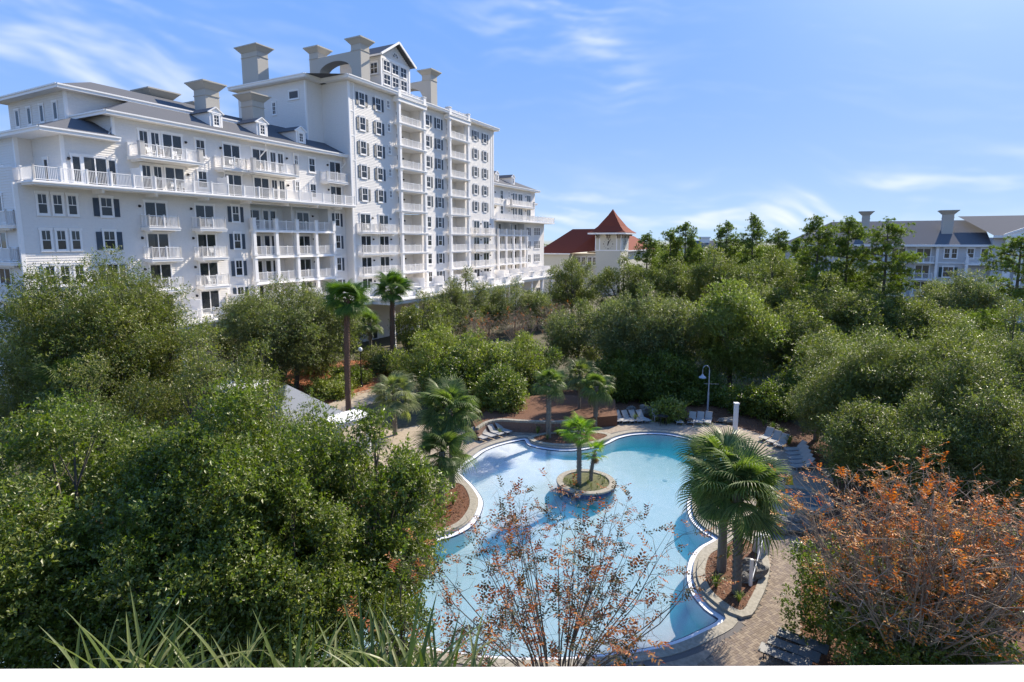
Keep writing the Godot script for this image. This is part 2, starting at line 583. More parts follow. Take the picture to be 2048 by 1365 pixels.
func build_ground() -> void:
	sheet("ground", PackedVector2Array([Vector2(-1500, -2200), Vector2(1500, -2200), Vector2(1500, 40), Vector2(-1500, 40)]), -0.03, M.earth)
	sheet("lawn", rounded(outline([[1480, 745], [1560, 720], [1640, 728], [1650, 770], [1560, 790], [1490, 780]])), -0.018, M.turf, false)
	sheet("lawn", rounded(outline([[1120, 760], [1330, 740], [1520, 760], [1540, 800], [1330, 790], [1130, 790]])), -0.02, M.turf, false)
	sheet("pine_straw_bed", rounded(outline([[575, 800], [575, 745], [640, 725], [740, 722], [800, 745], [790, 768], [735, 785], [650, 808]])), -0.015, M.pine_straw, false)
	var bed := Node3D.new()
	bed.name = numbered("leaf_litter")
	bed.set_meta("kind", "stuff")
	bed.set_meta("label", "loose pine needles and bark strewn over the beds")
	bed.set_meta("category", "litter")
	add_child(bed)
	litter(bed, rounded(outline([[575, 800], [575, 745], [640, 725], [740, 722], [800, 745], [790, 768], [735, 785], [650, 808]])), -0.012, 2600, [Color(.42, .16, .06), Color(.28, .09, .035), Color(.52, .25, .11), Color(.14, .05, .025)], 5, .2)
	litter(bed, rounded(outline([[940, 850], [985, 800], [1110, 780], [1260, 790], [1450, 800], [1560, 835], [1660, 890], [1620, 925], [1560, 890], [1440, 846], [1300, 842], [1195, 847], [1150, 850], [1000, 858]])), -0.008, 3200, [Color(.16, .070, .032), Color(.26, .125, .060), Color(.075, .034, .018), Color(.33, .19, .10)], 6, .16)
	sheet("path", rounded(outline([[640, 822], [700, 790], [760, 775], [860, 760], [880, 775], [780, 800], [720, 815], [690, 850]])), -0.008, M.sandy_path, false)
	sheet("path", rounded(outline([[690, 850], [780, 860], [850, 850], [930, 862], [900, 905], [850, 930], [800, 980], [720, 1000]])), -0.010, M.sandy_path, false)
	sheet("mulch_bed", rounded(outline([[940, 850], [985, 800], [1110, 780], [1260, 790], [1450, 800], [1560, 835], [1660, 890], [1620, 925], [1560, 890], [1440, 846], [1300, 842], [1195, 847], [1150, 850], [1000, 858]])), -0.012, M.mulch, false)
	sheet("mulch_bed", rounded(outline([[1660, 960], [1750, 950], [2300, 1000], [2600, 1600], [1640, 1600], [1600, 1330], [1585, 1150], [1600, 1040]])), -0.005, M.mulch, false)
	sheet("mulch_bed", rounded(outline([[-500, 1000], [200, 960], [640, 950], [820, 960], [860, 990], [840, 1050], [740, 1078], [300, 1078], [-200, 1080]])), -0.006, M.mulch, false)
	sheet("paved_deck", rounded(outline([[800, 1000], [860, 930], [935, 872], [1000, 853], [1100, 860], [1195, 851], [1300, 844], [1440, 848], [1530, 872], [1600, 905], [1668, 960], [1610, 1040], [1592, 1150], [1605, 1330], [1640, 1620],
		[1100, 1700], [300, 1700], [-700, 1700], [-900, 1200], [-300, 1085], [300, 1085], [740, 1082]]), 3), 0.0, M.paver_far)

func planter(called: String, px: Array, label: String) -> Node3D:
	var poly := rounded(outline(px, 0.12), 4)
	var o := thing(called, label, "planter")
	var b := MB.new()
	ring(b, poly, 0.0, 0.34, 0.12, -0.01)
	part("kerb", b.mesh(), M.coping, o)
	b = MB.new()
	b.slab(poly, 0.10)
	part("mulch", b.mesh(), M.mulch, o)
	litter(o, poly, 0.105, 900, [Color(.16, .070, .032), Color(.26, .125, .060), Color(.075, .034, .018), Color(.33, .19, .10)], int(poly[0].x * 10))
	return o

func litter(parent: Node, poly: PackedVector2Array, y: float, n: int, cols: Array, seed_at: int, size := .085) -> void:      # loose bark and needles lying on a bed
	var id := "flake"
	if not mesh_cache.has(id):
		var b := MB.new()
		b.quad(Vector3(-.5, 0, -.14), Vector3(-.5, 0.02, .14), Vector3(.5, .06, .10), Vector3(.5, .03, -.12))
		mesh_cache[id] = b.mesh()
	var r := RandomNumberGenerator.new()
	r.seed = seed_at
	var lo := Vector2(1e9, 1e9); var hi := -lo
	for p in poly:
		lo = lo.min(p); hi = hi.max(p)
	var xs := []
	var ts := []
	while xs.size() < n:
		var q := Vector2(r.randf_range(lo.x, hi.x), r.randf_range(lo.y, hi.y))
		if Geometry2D.is_point_in_polygon(q, poly):
			xs.append(Transform3D((Basis(Vector3.UP, r.randf() * TAU) * Basis(Vector3.BACK, r.randfn() * .25)).scaled(Vector3.ONE * size * r.randf_range(.6, 1.7)), Vector3(q.x, y + r.randf() * .015, q.y)))
			var c: Color = cols[r.randi_range(0, cols.size() - 1)]
			ts.append(c)
	scatter(parent, "litter", mesh_cache[id], M.leaf_autumn, xs, ts)

func build_planters() -> void:
	planter("planter_bed", [[1448, 1093], [1422, 1108], [1412, 1132], [1413, 1160], [1432, 1190], [1480, 1221], [1500, 1198], [1517, 1160], [1522, 1120], [1505, 1088], [1478, 1076]], "mulched bed with stone kerb holding two palms and a boulder beside the herringbone paving")
	planter("planter_bed", [[905, 966], [924, 970], [937, 990], [938, 1013], [920, 1040], [890, 1056], [862, 1060], [848, 1040], [858, 1000], [880, 974]], "mulched bed with grass tufts and two sabal palms at the shallow end")
	planter("planter_bed", [[1067, 876], [1090, 869], [1130, 866], [1180, 865], [1214, 870], [1200, 879], [1165, 886], [1125, 888], [1085, 884]], "mulched bed jutting into the pool below the brick retaining wall")
	# round island
	var c := G(1172, 962, 0.13)
	var o := thing("pool_island", "round planted island with pale coping and blue tiles in the middle of the pool", "island", Vector3(c.x, -.09, c.z))
	var b := MB.new()
	b.lathe([[1.70, 0.12], [1.72, 0.14], [1.72, 0.20], [1.70, 0.22], [1.36, 0.22], [1.34, 0.12]], 64)
	part("coping", b.mesh(), M.coping, o)
	b = MB.new()
	b.lathe([[1.66, -1.8], [1.66, 0.12]], 64)
	part("wall", b.mesh(), M.tile_navy, o)
	b = MB.new()
	b.lathe([[1.35, 0.15], [1.0, 0.20], [0.5, 0.24], [0.0, 0.25]], 32)
	part("soil", b.mesh(), M.turf, o)
	b = MB.new()
	b.box(-0.036, -0.036, 0.0, 0.036, 0.036, 0.012)
	var t := b.mesh()
	for row in 3:
		for k in 96:
			var a := TAU * (k + 0.5 * (row % 2) * 0.0) / 96.0
			part("tile", t, M.tile_blue, o, Transform3D(Basis(Vector3.UP, a), Vector3(sin(a) * 1.662, 0.075 - row * 0.082, cos(a) * 1.662)))
	var a2 := -0.42
	b = MB.new()
	b.box(-0.17, -0.075, 0.0, 0.17, 0.075, 0.02)
	var plate := part("depth_marker", b.mesh(), M.white_plastic, o, Transform3D(Basis(Vector3.UP, a2), Vector3(sin(a2) * 1.667, 0.03, cos(a2) * 1.667)))
	words(plate, "3 FT", 0.10, Transform3D(Basis(), Vector3(0, 0, 0.022)))
	for k in 40:
		var a := rng.randf() * TAU
		var r := sqrt(rng.randf()) * 1.25
		tuft(o, Vector3(cos(a) * r, 0.2, sin(a) * r), rng.randf_range(.14, .36), 14, Color(.13, .16, .04))
	# depth markers set into the coping
	mark(1422, 1266, 0.6)
	mark(868, 1068, 0.35)

func mark(px: float, py: float, turn: float) -> void:
	var o := thing("depth_marker", "small black depth lettering set in the pool coping by the " + ("herringbone paving" if px > 1200 else "grassy planter"), "marking", G(px, py, 0.04))
	o.rotation.y = turn
	words(o, "3 FT", 0.16, Transform3D(Basis(Vector3.RIGHT, -PI / 2), Vector3(0, 0.0, 0)))

func words(parent: Node, text: String, size: float, at: Transform3D) -> void:
	var t := TextMesh.new()
	t.text = text
	var f := SystemFont.new()
	f.font_names = PackedStringArray(["Droid Sans"])
	t.font = f
	t.font_size = 32
	t.pixel_size = size / 24.0
	t.depth = 0.004
	part("lettering", t, M.lettering, parent, at)

func tuft(parent: Node, at: Vector3, tall: float, blades: int, col: Color) -> void:
	var key := "tuft%d_%s" % [blades, col]
	if not mesh_cache.has(key):
		var b := MB.new()
		var r := RandomNumberGenerator.new()
		r.seed = blades
		for i in blades:
			var a := r.randf() * TAU
			var lean := r.randf_range(.15, .9)
			var d := Vector3(cos(a), 0, sin(a))
			var s := Vector3(-d.z, 0, d.x) * r.randf_range(.012, .022)
			var k := r.randf_range(.7, 1.3)
			b.tint = Color(col.r * k, col.g * k, col.b * k)
			var p0 := d * .05
			var p1 := d * lean * .45 + Vector3.UP * .7 * r.randf_range(.8, 1.1)
			var p2 := d * lean * 1.0 + Vector3.UP * (1.0 - lean * .45) * r.randf_range(.8, 1.1)
			b.quad(p0 - s, p0 + s, p1 + s, p1 - s)
			b.tri(p1 - s, p1 + s, p2)
		mesh_cache[key] = b.mesh()
	var m := part("grass_tuft" if parent != self else "ornamental_grass", mesh_cache[key], M.blade, parent, Transform3D(Basis(Vector3.UP, rng.randf() * TAU).scaled(Vector3.ONE * tall), at))
	if parent == self:
		m.name = numbered("ornamental_grass")

func build_pavers() -> void:
	# herringbone bricks laid on the sand at the near corner of the deck
	var b := MB.new()
	b.box(-0.0965, 0.0, -0.0465, 0.0965, 0.012, 0.0465)
	var brick := b.mesh()
	var area := outline([[1395, 1335], [1470, 1262], [1528, 1190], [1545, 1120], [1530, 1075], [1600, 1060], [1600, 1345], [1640, 1400], [1330, 1400]])
	var keep := shifted(pool, 0.63)
	var bed: PackedVector2Array = rounded(outline([[1448, 1093], [1422, 1108], [1412, 1132], [1413, 1160], [1432, 1190], [1480, 1221], [1500, 1198], [1517, 1160], [1522, 1120], [1505, 1088], [1478, 1076]], 0.12), 4)
	bed = shifted(bed, 0.35)
	var spots := []
	var turn := Basis(Vector3.UP, deg_to_rad(28))
	var mid := G(1500, 1250)
	for i in range(-90, 90):
		for j in range(-40, 40):
			# one brick along and one across in each cell of the herringbone lattice
			for way in 2:
				var p := Vector3(i * 0.1 + j * 0.4 + (0.1 if way == 0 else 0.25), 0, i * 0.1 + (0.05 if way == 0 else 0.0))
				var w: Vector3 = mid + turn * p
				var q := Vector2(w.x, w.z)
				if Geometry2D.is_point_in_polygon(q, area) and not Geometry2D.is_point_in_polygon(q, keep) and not Geometry2D.is_point_in_polygon(q, bed):
					spots.append([w, way, (Vector3(0, EYE, 0) - w).length()])
	spots.sort_custom(func(a, c): return a[2] < c[2])
	# the largest ones the photograph shows lie above the balcony rail
	var shown := []
	var rest := []
	for s in spots:
		var v: Vector3 = s[0] - Vector3(0, EYE, 0)
		var yy: float = CY - FOC * (v.y * cos(PITCH) - v.z * sin(PITCH)) / (-v.z * cos(PITCH) - v.y * sin(PITCH))
		if shown.size() < 300 and yy < 1328.0:
			shown.append(s)
		else:
			rest.append(s)
	var o2 := node("herringbone_paving", self)
	o2.name = numbered("herringbone_paving")
	o2.set_meta("kind", "structure")
	b = MB.new()
	b.slab(area, 0.004)
	for s in shown:
		var bb := turn * Basis(Vector3.UP, 0.0 if s[1] == 0 else PI / 2)
		part("paver", brick, M["paver_%d" % rng.randi_range(0, 4)], o2, Transform3D(bb, s[0] + Vector3(0, 0.004 + rng.randf() * .004, 0)))
	var groups := [[], [], [], [], []]
	for s in rest:
		groups[rng.randi_range(0, 4)].append(s)
	for g in 5:
		var mm := MultiMesh.new()
		mm.transform_format = MultiMesh.TRANSFORM_3D
		mm.mesh = brick
		mm.instance_count = groups[g].size()
		for i in groups[g].size():
			var s: Array = groups[g][i]
			mm.set_instance_transform(i, Transform3D(turn * Basis(Vector3.UP, 0.0 if s[1] == 0 else PI / 2), s[0] + Vector3(0, 0.004 + rng.randf() * .004, 0)))
		var mi := MultiMeshInstance3D.new()
		mi.name = "pavers"
		mi.multimesh = mm
		mi.material_override = M["paver_%d" % g]
		mi.set_meta("kind", "stuff")
		o2.add_child(mi, true)
	var clipped := MB.new()
	for w in Geometry2D.clip_polygons(area, keep):
		clipped.slab(w, 0.003)
	part("sand_joint", clipped.mesh(), M.joint_sand, o2)


# ------------------------------------------------------------------ building pieces (local axes: x along the front, y up, z out of it)
func siding(parent: Node, at: Transform3D, a0: float, a1: float, y0: float, y1: float, holes: Array, m: Material, called := "wall", gable := -1.0) -> MeshInstance3D:
	var b := MB.new()
	var e := 0.21
	var rows := int(ceil((y1 - y0) / e))
	for i in rows:
		var lo := y0 + i * e
		var hi := minf(lo + e, y1)
		var spans := [[a0, a1]]
		if gable > 0.0:                        # sides close in above that height towards the ridge
			var k := clampf((lo - gable) / (y1 - gable), 0.0, 1.0)
			spans = [[lerpf(a0, (a0 + a1) * .5, k), lerpf(a1, (a0 + a1) * .5, k)]]
		for h in holes:
			if hi > h[2] + 0.01 and lo < h[3] - 0.01:
				var cut := []
				for s in spans:
					if h[1] <= s[0] or h[0] >= s[1]:
						cut.append(s)
						continue
					if h[0] > s[0]: cut.append([s[0], h[0]])
					if h[1] < s[1]: cut.append([h[1], s[1]])
				spans = cut
		for s in spans:
			b.quad(Vector3(s[0], lo, 0.036), Vector3(s[1], lo, 0.036), Vector3(s[1], hi, 0.004), Vector3(s[0], hi, 0.004))
			b.quad(Vector3(s[0], lo, 0.004), Vector3(s[1], lo, 0.004), Vector3(s[1], lo, 0.036), Vector3(s[0], lo, 0.036))
	return part(called, b.mesh(), m, parent, at)

func side_xf(u: float, z: float) -> Transform3D:       # for a wall that faces down the front (towards -x): its own x runs towards +z
	return Transform3D(Basis(Vector3(0, 0, 1), Vector3.UP, Vector3(-1, 0, 0)), Vector3(u, 0, z))

func block(parent: Node, called: String, m: Material, x0: float, y0: float, z0: float, x1: float, y1: float, z1: float) -> MeshInstance3D:
	var b := MB.new()
	b.box(x0, y0, z0, x1, y1, z1)
	return part(called, b.mesh(), m, parent)

func cached(key: String, make: Callable) -> Mesh:
	if not mesh_cache.has(key):
		var b := MB.new()
		make.call(b)
		mesh_cache[key] = b.mesh()
	return mesh_cache[key]

func sash(b: MB, w: float, h: float, kind: String) -> void:
	var t := 0.12
	b.box(-t, -0.12, 0.0, 0.0, h + 0.02, 0.07)
	b.box(w, -0.12, 0.0, w + t, h + 0.02, 0.07)
	b.box(-t - 0.06, h + 0.02, 0.0, w + t + 0.06, h + 0.19, 0.085)
	b.box(-t - 0.02, h + 0.19, 0.0, w + t + 0.02, h + 0.22, 0.11)
	if kind != "door":
		b.box(-t - 0.04, -0.17, 0.0, w + t + 0.04, -0.121, 0.11)
		b.box(0.0, -0.12, 0.0, w, 0.0, 0.055)
	var s := 0.045
	b.box(0.0, 0.0, 0.02, s, h, 0.05); b.box(w - s, 0.0, 0.02, w, h, 0.05)
	b.box(s, 0.0, 0.02, w - s, s, 0.05); b.box(s, h - s, 0.02, w - s, h, 0.05)
	if kind == "hung":
		b.box(s, h * .5 - .03, 0.02, w - s, h * .5 + .03, 0.053)
		b.box(w * .5 - .018, h * .5 + .03, 0.02, w * .5 + .018, h - s, 0.047)
	elif kind == "grid":
		for k in [1, 2]:
			b.box(s, h * k / 3.0 - .02, 0.02, w - s, h * k / 3.0 + .02, 0.047)
		b.box(w * .5 - .02, s, 0.02, w * .5 + .02, h - s, 0.0472)
	elif kind == "four":
		b.box(s, h * .5 - .035, 0.02, w - s, h * .5 + .035, 0.047)
		b.box(w * .5 - .035, s, 0.02, w * .5 + .035, h - s, 0.0472)
	elif kind == "door":
		b.box(w * .5 - .05, s, 0.02, w * .5 + .05, h - s, 0.052)

func opening(parent: Node, x: float, y: float, w: float, h: float, kind: String, at := Transform3D(), shutters := "", backing_panel := "") -> Node3D:
	var o := node("window" if kind != "door" else "sliding_door", parent, at * Transform3D(Basis(), Vector3(x, y, 0.030)))
	var id := "%s_%.2f_%.2f" % [kind, w, h]
	part("frame", cached("sash" + id, func(b): sash(b, w, h, kind)), M.trim, o)
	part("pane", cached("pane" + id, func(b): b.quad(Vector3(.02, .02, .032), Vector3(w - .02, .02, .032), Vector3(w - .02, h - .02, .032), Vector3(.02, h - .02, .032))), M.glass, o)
	var back: String = backing_panel if backing_panel != "" else ["room_backing", "room_backing", "room_shade", "room_curtain", "room_backing"][rng.randi_range(0, 4)]
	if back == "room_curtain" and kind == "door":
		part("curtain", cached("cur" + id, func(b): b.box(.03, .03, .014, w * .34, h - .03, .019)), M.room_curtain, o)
		back = "room_backing"
	part("backing_panel", cached("back" + id, func(b): b.box(.0, .0, .0, w, h, .012)), M[back], o)  # flat panel in place of a room; the pane's dark tint paints its shade
	if shutters != "":
		var sw := clampf(w * .5, .30, .46)
		var sm := cached("shutter%.2f_%.2f" % [sw, h], func(b):
			b.box(0, 0, 0, sw, h, .03)
			b.box(0, 0, .03, .06, h, .045); b.box(sw - .06, 0, .03, sw, h, .045)
			for k in [0.0, .48, .95]:
				b.box(.06, h * k, .03, sw - .06, h * k + h * .05, .045)
			var y2 := .1
			while y2 < h - .08:
				b.quad(Vector3(.06, y2, .044), Vector3(sw - .06, y2, .044), Vector3(sw - .06, y2 + .05, .031), Vector3(.06, y2 + .05, .031))
				y2 += .06)
		part("shutter", sm, M[shutters], o, Transform3D(Basis(), Vector3(-.14 - sw, -.06, .012)))
		part("shutter", sm, M[shutters], o, Transform3D(Basis(), Vector3(w + .14, -.06, .012)))
	return o

func lamp_on_wall(parent: Node, x: float, y: float, z: float) -> void:
	part("wall_lamp", cached("wall_lamp", func(b):
		b.box(-.06, -.12, 0, .06, .12, .03); b.box(-.03, .04, .03, .03, .08, .16); b.lathe([[.02, .12], [.13, .02], [.13, -.01], [.05, -.12], [.0, -.14]], 8, Vector3(0, 0, .16))), M.black_metal, parent, Transform3D(Basis(), Vector3(x, y, z)))

func rail_mesh(path: Array, h: float, post := 0.10, gap := 0.12, post_every := 1.6, big := 0.0) -> Mesh:
	var b := MB.new()
	for i in path.size() - 1:
		var p: Vector3 = path[i]
		var q: Vector3 = path[i + 1]
		var L := (q - p).length()
		var d := (q - p) / L
		b.beam(p + Vector3(0, h - .03, 0), q + Vector3(0, h - .03, 0), .075, .06)
		b.beam(p + Vector3(0, .11, 0), q + Vector3(0, .11, 0), .05, .05)
		var k := int(L / gap)
		for j in range(1, k):
			var c := p + d * (L * j / k)
			b.stick(c.x - .015, c.y + .12, c.z - .015, c.x + .015, c.y + h - .06, c.z + .015)
		var np := maxi(1, int(round(L / post_every)))
		for j in np + 1:
			var c := p + d * (L * j / np)
			var end := j == 0 or j == np
			var s := (big if big > 0.0 and end else post) * .5
			var top := h + (.12 if s > .12 else .05)
			b.box(c.x - s, c.y, c.z - s, c.x + s, c.y + top, c.z + s)
			b.box(c.x - s - .025, c.y + top, c.z - s - .025, c.x + s + .025, c.y + top + .04, c.z + s + .025)
	return b.mesh()

func balcony(parent: Node, u0: float, u1: float, y: float, zb: float, zf: float, big := 0.0, thick := .30, sides := true) -> Node3D:
	var o := node("balcony", parent)
	var b := MB.new()
	b.box(u0, y - thick, zb, u1, y, zf)
	b.box(u0 - .05, y - .10, zb, u1 + .05, y - .02, zf + .05)
	part("slab", b.mesh(), M.trim, o)
	var e := .10 if big == 0.0 else .2
	var path := [Vector3(u0 + e, y, zb + .1), Vector3(u0 + e, y, zf - e), Vector3(u1 - e, y, zf - e), Vector3(u1 - e, y, zb + .1)]
	if not sides:
		path = [path[1], path[2]]
	part("railing", rail_mesh(path, 1.08, .09, .12, 1.5, big), M.trim, o)
	if thick > .2 and zf - zb > 1.0:
		for u in [u0 + .3, u1 - .45]:
			block(o, "bracket", M.trim, u, y - thick - .16, zb, u + .15, y - thick, zf - .25)
	return o

func poly3(b: MB, pts: Array) -> void:
	for i in range(1, pts.size() - 1):
		b.tri(pts[0], pts[i], pts[i + 1])

func eave(b: MB, p: Vector3, q: Vector3) -> void:        # fascia board with a gutter along a roof edge
	b.beam(p + Vector3(0, -.16, 0), q + Vector3(0, -.16, 0), .10, .34)
	b.beam(p + Vector3(0, -.02, 0), q + Vector3(0, -.02, 0), .26, .13)

func chimney(parent: Node, u: float, z: float, wu: float, wz: float, y0: float, y1: float, called := "chimney") -> void:
	var o := node(called, parent, Transform3D(Basis(), Vector3(u, 0, z)))
	var b := MB.new()
	b.box(0, y0, -wz, wu, y1 - 1.45, 0)
	b.box(-.07, y1 - 1.45, -wz - .07, wu + .07, y1 - 1.37, .07)
	b.box(0, y1 - 1.37, -wz, wu, y1 - .78, 0)
	part("shaft", b.mesh(), M.stucco, o)
	b = MB.new()
	var lo := [Vector3(-.02, y1 - .78, .02), Vector3(wu + .02, y1 - .78, .02), Vector3(wu + .02, y1 - .78, -wz - .02), Vector3(-.02, y1 - .78, -wz - .02)]
	var s := .58
	var hi := [Vector3(-s, y1 - .14, s), Vector3(wu + s, y1 - .14, s), Vector3(wu + s, y1 - .14, -wz - s), Vector3(-s, y1 - .14, -wz - s)]
	for i in 4:
		var j := (i + 1) % 4
		b.quad(lo[i], lo[j], hi[j], hi[i])
	b.box(-s - .06, y1 - .14, -wz - s - .06, wu + s + .06, y1, s + .06)
	part("cap", b.mesh(), M.stucco, o)

func dormer(parent: Node, u: float, z: float, yb: float, w: float) -> void:
	var o := node("dormer", parent, Transform3D(Basis(), Vector3(u, yb, z)))
	var h := 1.42
	var run := 5.2
	var b := MB.new()
	b.quad(Vector3(0, -.3, 0), Vector3(w, -.3, 0), Vector3(w, h, 0), Vector3(0, h, 0))
	b.tri(Vector3(-.1, h, 0.02), Vector3(w + .1, h, 0.02), Vector3(w * .5, h + .52, 0.02))
	b.box(-.02, -.25, 0, .16, h, .05); b.box(w - .16, -.25, 0, w + .02, h, .05); b.box(.16, h - .18, 0, w - .16, h, .05); b.box(.16, -.25, 0, w - .16, .02, .05)
	b.beam(Vector3(-.22, h - .02, .08), Vector3(w * .5, h + .60, .08), .16, .10); b.beam(Vector3(w + .22, h - .02, .08), Vector3(w * .5, h + .60, .08), .16, .10)
	b.beam(Vector3(-.18, h + .0, .06), Vector3(w + .18, h + .0, .06), .14, .10)
	part("front", b.mesh(), M.trim, o)
	b = MB.new()
	b.quad(Vector3(0, -2.2, -run), Vector3(0, -.3, 0), Vector3(0, h, 0), Vector3(0, h, -run))
	b.quad(Vector3(w, -.3, 0), Vector3(w, -2.2, -run), Vector3(w, h, -run), Vector3(w, h, 0))
	part("cheek", b.mesh(), M.siding, o)
	b = MB.new()
	b.quad(Vector3(-.24, h - .02, .14), Vector3(w * .5, h + .64, .14), Vector3(w * .5, h + .64, -run), Vector3(-.24, h - .02, -run))
	b.quad(Vector3(w * .5, h + .64, .14), Vector3(w + .24, h - .02, .14), Vector3(w + .24, h - .02, -run), Vector3(w * .5, h + .64, -run))
	part("roof", b.mesh(), M.shingle, o)
	opening(o, w * .5 - .30, .16, .60, 1.02, "grid", Transform3D(Basis(), Vector3(0, 0, .02)), "", "room_backing")

func arched_stack(parent: Node, u: float) -> void:
	# two chimney piers joined by a wall with a segmental arch; the wall runs back from the front pier
	var o := node("arched_chimney", parent, Transform3D(Basis(), Vector3(u, 0, -1.05)))
	var b := MB.new()
	var w := 1.78
	var top := 40.42
	b.box(0, 34.6, -1.75, w, top, 0)
	b.box(0, 34.6, -9.9, w, top, -8.15)
	var prev := Vector2(-8.15, 38.0)
	for k in range(1, 15):
		var t := k / 14.0
		var zz := lerpf(-8.15, -1.75, t)
		var yy := 38.0 + 1.55 * sqrt(maxf(0.0, 1.0 - pow(t * 2.0 - 1.0, 2.0)))
		var p := Vector2(zz, yy)
		b.quad(Vector3(0, prev.y, prev.x), Vector3(0, p.y, p.x), Vector3(0, top, p.x), Vector3(0, top, prev.x))
		b.quad(Vector3(w, p.y, p.x), Vector3(w, prev.y, prev.x), Vector3(w, top, prev.x), Vector3(w, top, p.x))
		b.quad(Vector3(0, p.y, p.x), Vector3(0, prev.y, prev.x), Vector3(w, prev.y, prev.x), Vector3(w, p.y, p.x))
		prev = p
	b.quad(Vector3(0, top, -1.75), Vector3(w, top, -1.75), Vector3(w, top, -8.15), Vector3(0, top, -8.15))
	part("arch_wall", b.mesh(), M.stucco, o)
	for z in [0.0, -8.15]:
		b = MB.new()
		b.box(-.07, top, z - 1.82, w + .07, top + .08, z + .07)
		b.box(0, top + .08, z - 1.75, w, top + .85, z)
		var lo := [Vector3(-.02, top + .85, z + .02), Vector3(w + .02, top + .85, z + .02), Vector3(w + .02, top + .85, z - 1.77), Vector3(-.02, top + .85, z - 1.77)]
		var s := .55
		var hi := [Vector3(-s, top + 1.45, z + s), Vector3(w + s, top + 1.45, z + s), Vector3(w + s, top + 1.45, z - 1.75 - s), Vector3(-s, top + 1.45, z - 1.75 - s)]
		for i in 4:
			b.quad(lo[i], lo[(i + 1) % 4], hi[(i + 1) % 4], hi[i])
		b.box(-s - .05, top + 1.45, z - 1.8 - s, w + s + .05, top + 1.62, z + s + .05)
		part("cap", b.mesh(), M.stucco, o)


